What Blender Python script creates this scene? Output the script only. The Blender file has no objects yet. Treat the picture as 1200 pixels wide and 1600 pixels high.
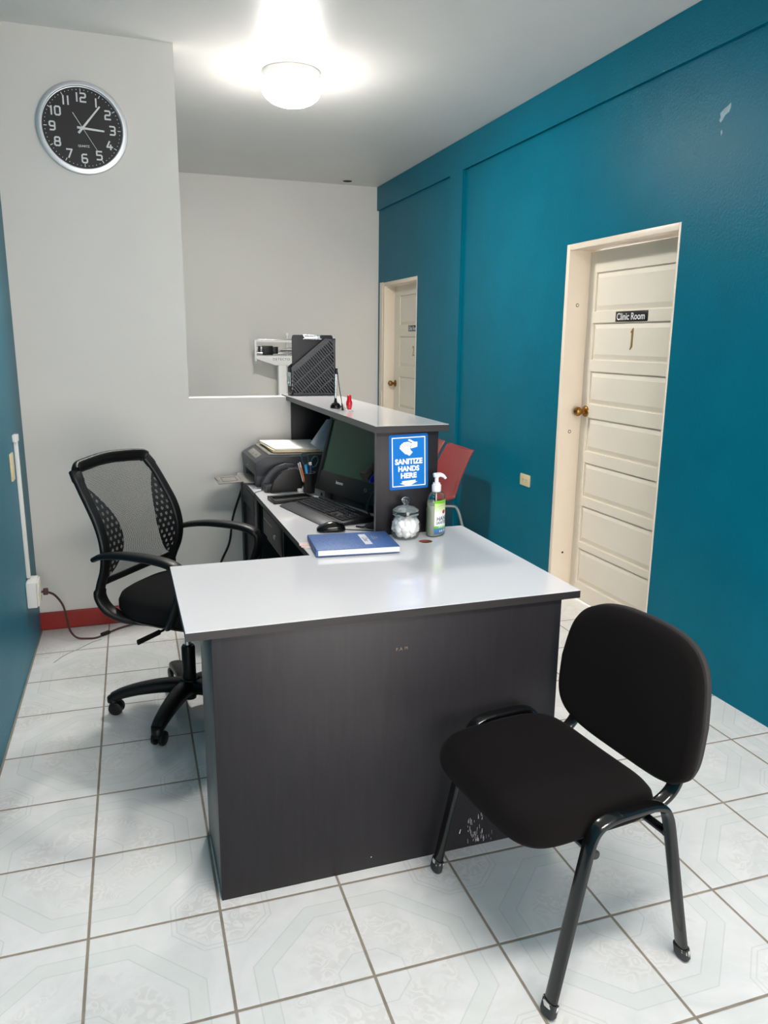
import bpy, bmesh, math, random
from mathutils import Vector, Matrix, Euler
from math import sin, cos, pi, radians as R, sqrt, atan2

random.seed(7)
C = bpy.context.scene.collection
D = bpy.data

# ------------------------------------------------------------------ helpers
def lin(c):
    return tuple(((v / 255) / 12.92) if v / 255 <= 0.04045 else ((v / 255 + 0.055) / 1.055) ** 2.4 for v in c)

def tag(o, label=None, cat=None, group=None, kind=None):
    if label: o['label'] = label
    if cat: o['category'] = cat
    if group: o['group'] = group
    if kind: o['kind'] = kind
    return o

def thing(name, label, cat, loc=(0, 0, 0), rz=0.0, group=None):
    o = D.objects.new(name, None); C.objects.link(o)
    o.empty_display_size = 0.05
    o.location = loc; o.rotation_euler = (0, 0, rz)
    return tag(o, label, cat, group)

def mk(name, bm, mat, parent=None, smooth=True, angle=35, loc=None, rot=None):
    me = D.meshes.new(name)
    bmesh.ops.recalc_face_normals(bm, faces=bm.faces)
    bm.to_mesh(me); bm.free()
    if isinstance(mat, (list, tuple)):
        for m in mat: me.materials.append(m)
    else:
        me.materials.append(mat)
    if smooth:
        me.shade_smooth(); me.set_sharp_from_angle(angle=R(angle))
    o = D.objects.new(name, me); C.objects.link(o)
    if parent: o.parent = parent
    if loc: o.location = loc
    if rot: o.rotation_euler = rot
    return o

def nb(): return bmesh.new()

def box(bm, x0, x1, y0, y1, z0, z1, bev=0.0, seg=2, M=None, mi=0):
    m = Matrix.Translation(((x0 + x1) / 2, (y0 + y1) / 2, (z0 + z1) / 2)) @ Matrix.Diagonal((abs(x1 - x0), abs(y1 - y0), abs(z1 - z0), 1))
    if M is not None: m = M @ m
    r = bmesh.ops.create_cube(bm, size=1.0, matrix=m)
    vs = r['verts']
    fs = set(f for v in vs for f in v.link_faces)
    for f in fs: f.material_index = mi
    if bev > 0:
        es = list(set(e for v in vs for e in v.link_edges))
        bmesh.ops.bevel(bm, geom=es, offset=bev, segments=seg, profile=0.5, affect='EDGES', clamp_overlap=True)

def catmull(pts, n=8, closed=False):
    P = [Vector(p) for p in pts]
    if len(P) < 3: return P
    out = []
    N = len(P)
    rng = range(N) if closed else range(N - 1)
    for i in rng:
        if closed:
            a, b, c, d = P[i - 1], P[i], P[(i + 1) % N], P[(i + 2) % N]
        else:
            b, c = P[i], P[i + 1]
            a = P[i - 1] if i > 0 else b * 2 - c
            d = P[i + 2] if i + 2 < N else c * 2 - b
        for k in range(n):
            t = k / n
            out.append(0.5 * ((2 * b) + (c - a) * t + (2 * a - 5 * b + 4 * c - d) * t * t + (3 * b - a - 3 * c + d) * t ** 3))
    if not closed: out.append(P[-1])
    return out

def tube(bm, pts, r, n=12, closed=False, cross=None, ref=None, radii=None, mi=0, pw=2.0, cap=True):
    """sweep; cross=(a,b): half widths along the reference axis and across it; ref = wanted direction of a."""
    P = [Vector(p) for p in pts]
    N = len(P)
    a, b = cross if cross else (r, r)
    rings = []
    prev = None
    for i in range(N):
        if closed: t = (P[(i + 1) % N] - P[i - 1])
        else: t = P[min(i + 1, N - 1)] - P[max(i - 1, 0)]
        t.normalize()
        if ref is not None: u = Vector(ref(i / max(1, N - 1)) if callable(ref) else ref)
        elif prev is not None: u = prev
        else: u = Vector((0, 0, 1)) if abs(t.z) < 0.9 else Vector((1, 0, 0))
        u = u - t * u.dot(t)
        if u.length < 1e-6: u = t.orthogonal()
        u.normalize(); prev = u
        w = t.cross(u)
        s = radii[i] if radii else 1.0
        ring = []
        for k in range(n):
            ang = 2 * pi * k / n
            ca, sa = cos(ang), sin(ang)
            ex = math.copysign(abs(ca) ** (2 / pw), ca); ey = math.copysign(abs(sa) ** (2 / pw), sa)
            ring.append(bm.verts.new(P[i] + u * (a * s * ex) + w * (b * s * ey)))
        rings.append(ring)
    fs = []
    for i in range(N if closed else N - 1):
        A, B = rings[i], rings[(i + 1) % N]
        for k in range(n):
            fs.append(bm.faces.new((A[k], A[(k + 1) % n], B[(k + 1) % n], B[k])))
    if not closed and cap:
        fs.append(bm.faces.new(rings[0])); fs.append(bm.faces.new(list(reversed(rings[-1]))))
    for f in fs: f.material_index = mi
    return rings

def lathe(bm, prof, n=40, M=None, mi=0, sx=1.0, sy=1.0):
    rings = []
    for r, z in prof:
        if r < 1e-6:
            v = bm.verts.new((0, 0, z)); rings.append([v])
        else:
            rings.append([bm.verts.new((r * sx * cos(2 * pi * k / n), r * sy * sin(2 * pi * k / n), z)) for k in range(n)])
    for i in range(len(rings) - 1):
        A, B = rings[i], rings[i + 1]
        for k in range(n):
            if len(A) == 1 and len(B) == 1: continue
            if len(A) == 1: f = bm.faces.new((A[0], B[(k + 1) % n], B[k]))
            elif len(B) == 1: f = bm.faces.new((A[k], A[(k + 1) % n], B[0]))
            else: f = bm.faces.new((A[k], A[(k + 1) % n], B[(k + 1) % n], B[k]))
            f.material_index = mi
    if M is not None:
        for ring in rings:
            for v in ring: v.co = M @ v.co

def prism(bm, poly, h, M=None, bev=0.0, mi=0, seg=2):
    """poly in local xy, extruded from z=0 to z=h"""
    lo = [bm.verts.new((x, y, 0)) for x, y in poly]
    hi = [bm.verts.new((x, y, h)) for x, y in poly]
    n = len(poly)
    fs = [bm.faces.new(list(reversed(lo))), bm.faces.new(hi)]
    for i in range(n):
        fs.append(bm.faces.new((lo[i], lo[(i + 1) % n], hi[(i + 1) % n], hi[i])))
    for f in fs: f.material_index = mi
    vs = lo + hi
    if M is not None:
        for v in vs: v.co = M @ v.co
    if bev > 0:
        es = list(fs[0].edges) + list(fs[1].edges)
        bmesh.ops.bevel(bm, geom=es, offset=bev, segments=seg, profile=0.5, affect='EDGES', clamp_overlap=True)

def rrect(w, h, r, n=6, cx=0, cy=0):
    out = []
    for (sx, sy, a0) in ((1, 1, 0), (-1, 1, 90), (-1, -1, 180), (1, -1, 270)):
        for k in range(n + 1):
            a = R(a0 + 90 * k / n)
            out.append((cx + sx * (w / 2 - r) + r * cos(a), cy + sy * (h / 2 - r) + r * sin(a)))
    return out

def frame_axes(o, x, y):
    """matrix with local x, local y given and z = x cross y"""
    x = Vector(x).normalized(); y = Vector(y).normalized(); z = x.cross(y)
    M = Matrix((x, y, z)).transposed().to_4x4(); M.translation = Vector(o)
    return M

FACE_Y = lambda p: frame_axes(p, (1, 0, 0), (0, 0, 1))      # reads from -Y
FACE_X = lambda p: frame_axes(p, (0, -1, 0), (0, 0, 1))     # reads from -X

def text_bm(s, size, extrude=0.0006, bold=0.0, sx=1.0, align='CENTER', spacing=1.0, shear=0.0):
    cu = D.curves.new('t', 'FONT'); cu.body = s; cu.size = size; cu.extrude = extrude; cu.offset = bold
    cu.align_x = align; cu.align_y = 'CENTER'; cu.space_character = spacing; cu.shear = shear; cu.resolution_u = 4
    o = D.objects.new('t', cu); C.objects.link(o)
    dg = bpy.context.evaluated_depsgraph_get()
    me = D.meshes.new_from_object(o.evaluated_get(dg))
    D.objects.remove(o); D.curves.remove(cu)
    bm = nb(); bm.from_mesh(me); D.meshes.remove(me)
    for v in bm.verts: v.co.x *= sx
    return bm

def text_fit(s, w, h, extrude=0.0003, bold=0.0, **kw):
    """lettering scaled to the width and height it has in the place"""
    b = text_bm(s, 1.0, 0.0, bold, **kw)
    xs = [v.co.x for v in b.verts]; ys = [v.co.y for v in b.verts]
    cx, cy, sx, sy = (min(xs) + max(xs)) / 2, (min(ys) + max(ys)) / 2, w / (max(xs) - min(xs)), h / (max(ys) - min(ys))
    for v in b.verts: v.co = Vector(((v.co.x - cx) * sx, (v.co.y - cy) * sy, 0))
    if extrude:
        r = bmesh.ops.extrude_face_region(b, geom=list(b.faces))
        for g in r['geom']:
            if isinstance(g, bmesh.types.BMVert): g.co.z += extrude
    return b

def join_bm(dst, src, M=None, fn=None, mi=0):
    mp = {}
    for v in src.verts:
        co = v.co.copy()
        if fn: co = fn(co)
        if M is not None: co = M @ co
        mp[v] = dst.verts.new(co)
    for f in src.faces:
        try:
            g = dst.faces.new([mp[v] for v in f.verts]); g.material_index = mi
        except ValueError: pass
    src.free()

def grid(bm, fn, nu, nv, uvfn=None, mi=0):
    uvl = bm.loops.layers.uv.verify()
    V = [[bm.verts.new(fn(i / nu, j / nv)) for j in range(nv + 1)] for i in range(nu + 1)]
    for i in range(nu):
        for j in range(nv):
            f = bm.faces.new((V[i][j], V[i + 1][j], V[i + 1][j + 1], V[i][j + 1]))
            f.material_index = mi
            for l, (a, b) in zip(f.loops, ((i, j), (i + 1, j), (i + 1, j + 1), (i, j + 1))):
                l[uvl].uv = uvfn(a / nu, b / nv) if uvfn else (a / nu, b / nv)
    return V

def pad(bm, outline, rings, warp=None, cap_lo=True, dome=0.0):
    """outline: closed list of (x,y). rings: [(scale_inset_m, z)] from bottom to top. ends are closed with concentric rings."""
    n = len(outline)
    cx = sum(p[0] for p in outline) / n; cy = sum(p[1] for p in outline) / n
    hx = max(abs(p[0] - cx) for p in outline); hy = max(abs(p[1] - cy) for p in outline)
    RR = []
    def ring(ins, z, k=1.0):
        fx = (1 - ins / hx) * k; fy = (1 - ins / hy) * k
        r = []
        for x, y in outline:
            p = Vector((cx + (x - cx) * fx, cy + (y - cy) * fy, z))
            r.append(bm.verts.new(warp(p) if warp else p))
        return r
    lo_ins, lo_z = rings[0]; hi_ins, hi_z = rings[-1]
    seq = []
    for k in (0.3, 0.65, 0.88): seq.append((lo_ins, lo_z, k))
    for i, z in rings: seq.append((i, z, 1.0))
    for k in (0.88, 0.65, 0.3): seq.append((hi_ins, hi_z + dome * (1 - k * k), k))
    for s in seq: RR.append(ring(*s))
    for A, B in zip(RR[:-1], RR[1:]):
        for i in range(n): bm.faces.new((A[i], A[(i + 1) % n], B[(i + 1) % n], B[i]))
    for rg, z in ((RR[0], lo_z), (RR[-1], hi_z + dome)):
        p = Vector((cx, cy, z)); c = bm.verts.new(warp(p) if warp else p)
        for i in range(n): bm.faces.new((rg[i], rg[(i + 1) % n], c))

# ------------------------------------------------------------------ materials
class NT:
    def __init__(s, name):
        s.m = D.materials.new(name); s.m.use_nodes = True
        s.t = s.m.node_tree; s.b = s.t.nodes['Principled BSDF']; s.out = s.t.nodes['Material Output']
    def n(s, typ, **kw):
        x = s.t.nodes.new(typ)
        for k, v in kw.items(): setattr(x, k, v)
        return x
    def l(s, a, b): s.t.links.new(a, b)
    def math(s, op, a, b=None, c=None, clamp=False):
        x = s.n('ShaderNodeMath', operation=op); x.use_clamp = clamp
        for i, v in enumerate((a, b, c)):
            if v is None: continue
            if isinstance(v, (int, float)): x.inputs[i].default_value = v
            else: s.l(v, x.inputs[i])
        return x.outputs[0]
    def mix(s, f, a, b):
        x = s.n('ShaderNodeMix', data_type='RGBA')
        for i, v in ((0, f), (6, a), (7, b)):
            if isinstance(v, (int, float)): x.inputs[i].default_value = v
            elif isinstance(v, tuple): x.inputs[i].default_value = (*v[:3], 1)
            else: s.l(v, x.inputs[i])
        return x.outputs[2]
    def noise(s, scale, detail=3, rough=0.5, coord='Object', vec=None, dist=0.0):
        if vec is None:
            tc = s.n('ShaderNodeTexCoord'); vec = tc.outputs[coord]
        x = s.n('ShaderNodeTexNoise'); x.inputs['Scale'].default_value = scale; x.inputs['Detail'].default_value = detail
        x.inputs['Roughness'].default_value = rough; x.inputs['Distortion'].default_value = dist
        s.l(vec, x.inputs['Vector']); return x.outputs['Fac']
    def ramp(s, f, a, b, clamp=True):
        x = s.n('ShaderNodeMapRange'); x.inputs[1].default_value = a; x.inputs[2].default_value = b; x.clamp = clamp
        s.l(f, x.inputs[0]); return x.outputs[0]
    def bump(s, h, strength=0.2, dist=0.002):
        x = s.n('ShaderNodeBump'); x.inputs['Strength'].default_value = strength; x.inputs['Distance'].default_value = dist
        s.l(h, x.inputs['Height']); s.l(x.outputs[0], s.b.inputs['Normal']); return x

def mat(name, rgb, rough=0.5, metal=0.0, spec=0.5, var=0.0, vscale=6.0, bump=0.0, bscale=60.0, bdist=0.001, coat=0.0, sheen=0.0, trans=0.0, ior=1.45, stretch=None, srgb=True):
    t = NT(name); b = t.b
    c = lin(rgb) if srgb else rgb
    b.inputs['Base Color'].default_value = (*c, 1)
    b.inputs['Roughness'].default_value = rough; b.inputs['Metallic'].default_value = metal
    b.inputs['Specular IOR Level'].default_value = spec; b.inputs['Coat Weight'].default_value = coat
    b.inputs['Sheen Weight'].default_value = sheen
    b.inputs['Transmission Weight'].default_value = trans; b.inputs['IOR'].default_value = ior
    vec = None
    if stretch:
        tc = t.n('ShaderNodeTexCoord'); mp = t.n('ShaderNodeMapping'); mp.inputs['Scale'].default_value = stretch
        t.l(tc.outputs['Object'], mp.inputs['Vector']); vec = mp.outputs[0]
    if var > 0:
        f = t.noise(vscale, 4, 0.6, vec=vec)
        f = t.ramp(f, 0.3, 0.7)
        t.l(t.mix(f, tuple(v * (1 - var) for v in c), tuple(min(1, v * (1 + var)) for v in c)), b.inputs['Base Color'])
    if bump > 0:
        t.bump(t.noise(bscale, 3, 0.6, vec=vec), bump, bdist)
    return t.m

M_white_wall = mat('white wall paint', (221, 218, 212), 0.55, var=0.03, vscale=1.2, bump=0.06, bscale=70)
M_ceiling = mat('ceiling paint', (228, 226, 222), 0.42, var=0.03, vscale=1.5, bump=0.09, bscale=45, bdist=0.0015)
M_teal = mat('teal gloss paint', (0, 104, 127), 0.34, spec=0.10, var=0.05, vscale=3, bump=0.85, bscale=110, bdist=0.0018)
M_cream = mat('cream door paint', (232, 224, 208), 0.35, var=0.015, vscale=3, bump=0.04, bscale=60)
M_cream2 = mat('ivory frame paint', (236, 222, 203), 0.38, var=0.02, vscale=4)
M_red_base = mat('red baseboard', (150, 36, 28), 0.3, var=0.12, vscale=7, bump=0.1, bscale=30)
M_top = mat('white laminate top', (222, 221, 224), 0.012, spec=0.95)
M_black_wood = mat('black ash board', (34, 32, 35), 0.42, spec=0.3, var=0.16, vscale=5, bump=0.16, bscale=5, bdist=0.0006, stretch=(14, 14, 1.2))
M_black_wood_h = mat('black ash edging', (34, 30, 31), 0.45, var=0.18, vscale=5, bump=0.12, bscale=5, bdist=0.0005, stretch=(1.5, 1.5, 20))
M_green_wood = mat('green-grey board side', (66, 74, 76), 0.4, var=0.25, vscale=4, bump=0.2, bscale=5, bdist=0.0006, stretch=(16, 16, 1.0))  # lighter and greener than the front panel's board
M_edge = mat('grey edge band', (92, 90, 90), 0.4, var=0.08)
M_scratch = mat('pale scratches', (205, 203, 204), 0.6)
M_black_pl = mat('black plastic', (17, 17, 18), 0.42, spec=0.4, bump=0.05, bscale=400, bdist=0.0002)
M_black_gl = mat('black gloss plastic', (12, 12, 14), 0.14)
M_dgrey_pl = mat('dark grey plastic', (50, 52, 57), 0.45, bump=0.05, bscale=300, bdist=0.0002)
M_grey_pl = mat('warm grey plastic', (118, 116, 110), 0.45)
M_fabric = mat('black seat fabric', (17, 14, 14), 0.95, spec=0.1, var=0.12, vscale=300, bump=0.35, bscale=900, bdist=0.0006, sheen=0.03)
M_fabric2 = mat('black office seat cloth', (22, 22, 23), 0.95, spec=0.15, bump=0.3, bscale=800, bdist=0.0005)
M_edge_fab = mat('dark grey cloth border', (58, 55, 55), 0.9, spec=0.2, bump=0.3, bscale=700, bdist=0.0005)
M_tube = mat('black enamelled steel', (14, 14, 15), 0.2, spec=0.6, coat=0.3)
M_rubber = mat('dark rubber', (44, 46, 49), 0.6)
M_torn = mat('torn white plastic', (216, 213, 204), 0.6)
M_chrome = mat('chrome', (215, 215, 216), 0.12, metal=1.0)
M_alu = mat('brushed aluminium', (214, 216, 219), 0.42, metal=0.75)
M_steel_grey = mat('grey steel tube', (150, 155, 155), 0.35, metal=0.6)
M_brass = mat('aged brass', (150, 110, 55), 0.28, metal=0.9)
M_gold = mat('gold leaf numeral', (176, 145, 92), 0.35, metal=0.7)
M_white = mat('white plastic', (235, 234, 230), 0.4)
M_white_matte = mat('white print', (240, 241, 242), 0.5)
M_silver_paint = mat('silver print', (222, 222, 222), 0.4)
M_clock_face = mat('charcoal clock dial', (44, 42, 43), 0.55)
M_cord_brown = mat('brown flex', (70, 42, 38), 0.5)
M_cord_black = mat('black flex', (16, 16, 17), 0.5)
M_cord_white = mat('pale flex', (176, 176, 176), 0.5)
M_sign_blue = mat('sign blue', (10, 116, 200), 0.5, spec=0.2)
M_sign_blue_d = mat('sign blue border', (8, 98, 180), 0.5, spec=0.2)
M_red = mat('red gloss plastic', (205, 22, 40), 0.2, coat=0.4)
M_shell = mat('dusty red fibreglass', (146, 62, 62), 0.36, var=0.06, vscale=20)
M_paper = mat('paper', (238, 237, 232), 0.7, var=0.01)
M_manila = mat('manila card', (226, 206, 170), 0.7)
M_beige = mat('beige plastic', (214, 200, 160), 0.4)
M_scale = mat('white scale enamel', (244, 243, 238), 0.3)
M_lockmetal = mat('lock metal', (190, 190, 188), 0.25, metal=0.9)
M_cotton = mat('cotton wool', (246, 246, 246), 1.0, spec=0.05, bump=0.6, bscale=120, bdist=0.002)
M_dark_hole = mat('dark opening', (22, 18, 16), 0.9)
M_copper = mat('raw chipboard rim', (150, 92, 66), 0.6)
M_blue_cyan = mat('cyan marker', (40, 150, 205), 0.35)
M_orange = mat('orange pen', (205, 110, 60), 0.4)
M_navy = mat('navy marker', (26, 38, 84), 0.35)
M_teal_dark = mat('dark teal handle', (26, 66, 78), 0.35)
M_blue_win = mat('deep blue window', (22, 30, 130), 0.1, coat=0.5)
M_pink = mat('pale pink', (222, 190, 182), 0.5)
M_env = mat('pale grey paper', (206, 209, 216), 0.7)
M_clear_lbl = mat('pale label card', (172, 188, 184), 0.4)
M_patch = mat('bare plaster', (150, 178, 186), 0.7, var=0.15, vscale=60)

def glass_mat(name, rgb=(255, 255, 255), rough=0.01, ior=1.45):
    t = NT(name); b = t.b
    b.inputs['Base Color'].default_value = (*lin(rgb), 1); b.inputs['Roughness'].default_value = rough
    b.inputs['Transmission Weight'].default_value = 1.0; b.inputs['IOR'].default_value = ior
    return t.m
M_glass = glass_mat('clear glass', (246, 250, 248))
M_pet = glass_mat('clear bottle plastic', (240, 246, 245), 0.02, 1.3)
M_gel = glass_mat('pale sanitizer gel', (225, 236, 205), 0.02, 1.33)
M_pump = mat('translucent white pump plastic', (232, 234, 238), 0.35)

def emis(name, rgb, s):
    t = NT(name); b = t.b
    b.inputs['Base Color'].default_value = (0.8, 0.8, 0.8, 1)
    b.inputs['Emission Color'].default_value = (*rgb, 1); b.inputs['Emission Strength'].default_value = s
    return t.m
LAMP_S = 130.0
M_lamp = emis('lit opal glass', (1.0, 0.955, 0.90), LAMP_S)
M_lamp_dim = emis('dimmer opal glass collar', (1.0, 0.965, 0.91), 9.0)
M_assumed_lamp = emis('assumed lamp panel glow', (1.0, 0.945, 0.905), 32.0)  # glow of the assumed ceiling panel out of view

def thin_glass():
    t = NT('assumed window glass'); nt = t.t
    tr = t.n('ShaderNodeBsdfTransparent'); gl = t.n('ShaderNodeBsdfGlossy'); gl.inputs['Roughness'].default_value = 0.02
    fr = t.n('ShaderNodeFresnel'); fr.inputs[0].default_value = 1.45
    mx = t.n('ShaderNodeMixShader'); t.l(fr.outputs[0], mx.inputs[0]); t.l(tr.outputs[0], mx.inputs[1]); t.l(gl.outputs[0], mx.inputs[2])
    t.l(mx.outputs[0], t.out.inputs[0]); return t.m
M_assumed_window = thin_glass()

def clear_mat(name, tint, k):
    t = NT(name)
    tr = t.n('ShaderNodeBsdfTransparent'); tr.inputs[0].default_value = (*tint, 1)
    gl = t.n('ShaderNodeBsdfGlossy'); gl.inputs['Roughness'].default_value = 0.05
    fr = t.n('ShaderNodeFresnel'); fr.inputs[0].default_value = 1.45
    mx = t.n('ShaderNodeMixShader'); t.l(t.math('MULTIPLY', fr.outputs[0], k), mx.inputs[0]); t.l(tr.outputs[0], mx.inputs[1]); t.l(gl.outputs[0], mx.inputs[2])
    t.l(mx.outputs[0], t.out.inputs[0]); return t.m
M_jar = clear_mat('thin clear jar glass', (0.99, 0.995, 0.99), 0.35)
M_pet = clear_mat('thin clear bottle plastic', (0.97, 0.985, 0.975), 0.9)
def gel_mat():
    t = NT('cloudy pale gel'); b = t.b
    b.inputs['Base Color'].default_value = (*lin((236, 240, 224)), 1); b.inputs['Roughness'].default_value = 0.25
    tr = t.n('ShaderNodeBsdfTransparent'); tr.inputs[0].default_value = (0.93, 0.96, 0.88, 1)
    mx = t.n('ShaderNodeMixShader'); mx.inputs[0].default_value = 0.42
    t.l(tr.outputs[0], mx.inputs[1]); t.l(b.outputs[0], mx.inputs[2]); t.l(mx.outputs[0], t.out.inputs[0]); return t.m
M_gel = gel_mat()

def screen_mat():
    t = NT('dark lcd with painted green reflection'); b = t.b
    b.inputs['Base Color'].default_value = (*lin((30, 82, 60)), 1); b.inputs['Roughness'].default_value = 0.16  # green reflection of the room is put into the base colour
    b.inputs['Specular IOR Level'].default_value = 0.3
    return t.m
M_screen = screen_mat()

def tile_mat():
    t = NT('ceramic floor tiles'); b = t.b
    tc = t.n('ShaderNodeTexCoord'); sp = t.n('ShaderNodeSeparateXYZ'); t.l(tc.outputs['Object'], sp.inputs[0])
    u = t.math('DIVIDE', sp.outputs[0], 0.33); v = t.math('DIVIDE', sp.outputs[1], 0.33)
    def edge(x): return t.math('ABSOLUTE', t.math('SUBTRACT', t.math('FRACT', x), 0.5))
    e = t.math('MAXIMUM', edge(u), edge(v))
    wob = t.noise(30, 2, 0.5, vec=tc.outputs['Object'])
    e2 = t.math('ADD', e, t.math('MULTIPLY', t.math('SUBTRACT', wob, 0.5), 0.004))
    grout = t.ramp(e2, 0.4865, 0.4905)
    def octd(cx, cy):
        def wrap(x, c):
            y = t.math('ADD', t.math('SUBTRACT', x, c), 1.0)
            y = t.math('MULTIPLY', y, 0.5); y = t.math('FRACT', y)
            y = t.math('SUBTRACT', t.math('MULTIPLY', y, 2.0), 1.0)
            return t.math('ABSOLUTE', y)
        a, c = wrap(u, cx), wrap(v, cy)
        d = t.math('MULTIPLY', t.math('ADD', a, c), 0.7071)
        return t.math('MAXIMUM', t.math('MAXIMUM', a, c), d)
    big = octd(0.0, 1.0); sml = octd(1.0, 0.0)
    def band(d, a, b_, s=0.008):
        return t.math('MULTIPLY', t.ramp(d, a - s, a + s), t.math('SUBTRACT', 1.0, t.ramp(d, b_ - s, b_ + s)))
    n1 = t.noise(5, 5, 0.62, vec=tc.outputs['Object'], dist=1.2)
    base = t.mix(t.ramp(n1, 0.35, 0.66), lin((219, 220, 218)), lin((232, 231, 230)))
    vn = t.n('ShaderNodeTexVoronoi', feature='SMOOTH_F1'); vn.inputs['Scale'].default_value = 26
    mp = t.n('ShaderNodeMixRGB'); mp.blend_type = 'ADD'; mp.inputs[0].default_value = 0.06
    nz = t.n('ShaderNodeTexNoise'); nz.inputs['Scale'].default_value = 22; t.l(tc.outputs['Object'], nz.inputs['Vector'])
    t.l(tc.outputs['Object'], mp.inputs[1]); t.l(nz.outputs['Color'], mp.inputs[2]); t.l(mp.outputs[0], vn.inputs['Vector'])
    sw = t.math('SINE', t.math('MULTIPLY', vn.outputs['Distance'], 26.0))
    flor = t.ramp(sw, -0.4, 0.8)
    flor_c = t.mix(flor, lin((212, 208, 205)), lin((234, 232, 229)))
    m_fl = t.math('MULTIPLY', band(big, 0.27, 0.60, 0.03), t.ramp(t.noise(9, 3, 0.5, vec=tc.outputs['Object']), 0.38, 0.56))
    col = t.mix(t.math('MULTIPLY', m_fl, 0.42), base, flor_c)
    m_fs = t.math('MULTIPLY', band(sml, 0.02, 0.30, 0.03), 0.5)
    col = t.mix(m_fs, col, flor_c)
    col = t.mix(t.math('MULTIPLY', band(big, 0.70, 0.83), 0.5), col, lin((217, 221, 217)))
    for d, r_ in ((big, 0.245), (big, 0.70), (big, 0.83), (sml, 0.345), (sml, 0.385)):
        col = t.mix(t.math('MULTIPLY', band(d, r_ - 0.004, r_ + 0.004, 0.004), 0.35), col, lin((176, 176, 174)))
    gcol = t.mix(t.noise(14, 3, 0.6, vec=tc.outputs['Object']), lin((112, 102, 90)), lin((168, 156, 140)))
    col = t.mix(grout, col, gcol)
    t.l(col, b.inputs['Base Color'])
    rg = t.math('ADD', t.math('MULTIPLY', grout, 0.6), 0.17)
    t.l(rg, b.inputs['Roughness'])
    h = t.math('SUBTRACT', 1.0, t.ramp(e2, 0.482, 0.492))
    t.bump(h, 0.5, 0.0012)
    return t.m
M_tiles = tile_mat()

def cover_mat():
    t = NT('mottled blue book cover'); b = t.b
    n = t.noise(150, 6, 0.75); n2 = t.noise(9, 3, 0.5)
    c = t.mix(t.ramp(n, 0.3, 0.7), lin((44, 78, 140)), lin((96, 132, 186)))
    c = t.mix(t.math('MULTIPLY', n2, 0.4), c, lin((38, 72, 140)))
    t.l(c, b.inputs['Base Color']); b.inputs['Roughness'].default_value = 0.5; b.inputs['Specular IOR Level'].default_value = 0.25
    return t.m
M_cover = cover_mat()

def mesh_fabric_mat():
    t = NT('see-through black mesh'); b = t.b
    b.inputs['Base Color'].default_value = (*lin((26, 26, 27)), 1); b.inputs['Roughness'].default_value = 0.7
    tc = t.n('ShaderNodeTexCoord'); sp = t.n('ShaderNodeSeparateXYZ'); t.l(tc.outputs['UV'], sp.inputs[0])
    def th(x, per, w): return t.math('LESS_THAN', t.math('FRACT', t.math('DIVIDE', x, per)), w)
    k = t.math('MAXIMUM', th(sp.outputs[0], 0.0060, 0.31), th(sp.outputs[1], 0.0050, 0.22))
    tr = t.n('ShaderNodeBsdfTransparent'); mx = t.n('ShaderNodeMixShader')
    t.l(k, mx.inputs[0]); t.l(tr.outputs[0], mx.inputs[1]); t.l(b.outputs[0], mx.inputs[2]); t.l(mx.outputs[0], t.out.inputs[0])
    return t.m
M_mesh = mesh_fabric_mat()

def perf_mat():
    t = NT('perforated black panel'); b = t.b
    b.inputs['Base Color'].default_value = (*lin((22, 22, 24)), 1); b.inputs['Roughness'].default_value = 0.5
    tc = t.n('ShaderNodeTexCoord'); sp = t.n('ShaderNodeSeparateXYZ'); t.l(tc.outputs['UV'], sp.inputs[0])
    def dots(ox, oy):
        px, py = 0.030, 0.046
        x = t.math('SUBTRACT', t.math('FRACT', t.math('ADD', t.math('DIVIDE', sp.outputs[0], px), ox)), 0.5)
        y = t.math('SUBTRACT', t.math('FRACT', t.math('ADD', t.math('DIVIDE', sp.outputs[1], py), oy)), 0.5)
        x = t.math('MULTIPLY', x, px); y = t.math('MULTIPLY', y, py)
        d = t.math('SQRT', t.math('ADD', t.math('MULTIPLY', x, x), t.math('MULTIPLY', y, y)))
        return t.math('LESS_THAN', d, 0.0070)
    k = t.math('MAXIMUM', dots(0, 0), dots(0.5, 0.5))
    tr = t.n('ShaderNodeBsdfTransparent'); mx = t.n('ShaderNodeMixShader')
    # a hole shows the mesh behind it, so the hole keeps the panel's thread net at half density
    k2 = t.math('MULTIPLY', k, 0.62)
    t.l(k2, mx.inputs[0]); t.l(b.outputs[0], mx.inputs[1]); t.l(tr.outputs[0], mx.inputs[2]); t.l(mx.outputs[0], t.out.inputs[0])
    return t.m
M_perf = perf_mat()

def label_mat():
    t = NT('sanitizer label print'); b = t.b
    tc = t.n('ShaderNodeTexCoord'); sp = t.n('ShaderNodeSeparateXYZ'); t.l(tc.outputs['UV'], sp.inputs[0])
    w = t.math('ADD', sp.outputs[1], t.math('MULTIPLY', sp.outputs[0], 0.06))
    r = t.n('ShaderNodeValToRGB'); t.l(w, r.inputs[0]); cr = r.color_ramp
    st = [(0.0, (60, 105, 165)), (0.17, (75, 130, 180)), (0.185, (110, 185, 75)), (0.24, (120, 195, 80)), (0.26, (240, 244, 240)), (0.62, (246, 248, 244)), (0.80, (205, 228, 160)), (0.92, (190, 220, 130)), (0.93, (120, 195, 45)), (1.0, (110, 190, 40))]
    while len(cr.elements) < len(st): cr.elements.new(0.5)
    for e, (p, c) in zip(cr.elements, st): e.position = p; e.color = (*lin(c), 1)
    t.l(r.outputs[0], b.inputs['Base Color']); b.inputs['Roughness'].default_value = 0.3
    return t.m
M_label = label_mat()
M_navy_print = mat('navy print', (38, 52, 92), 0.5)
M_red_print = mat('red print', (190, 40, 36), 0.5)
M_grey_print = mat('grey print', (110, 104, 104), 0.5)
M_tan_print = mat('tan print', (170, 150, 140), 0.5)
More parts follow.
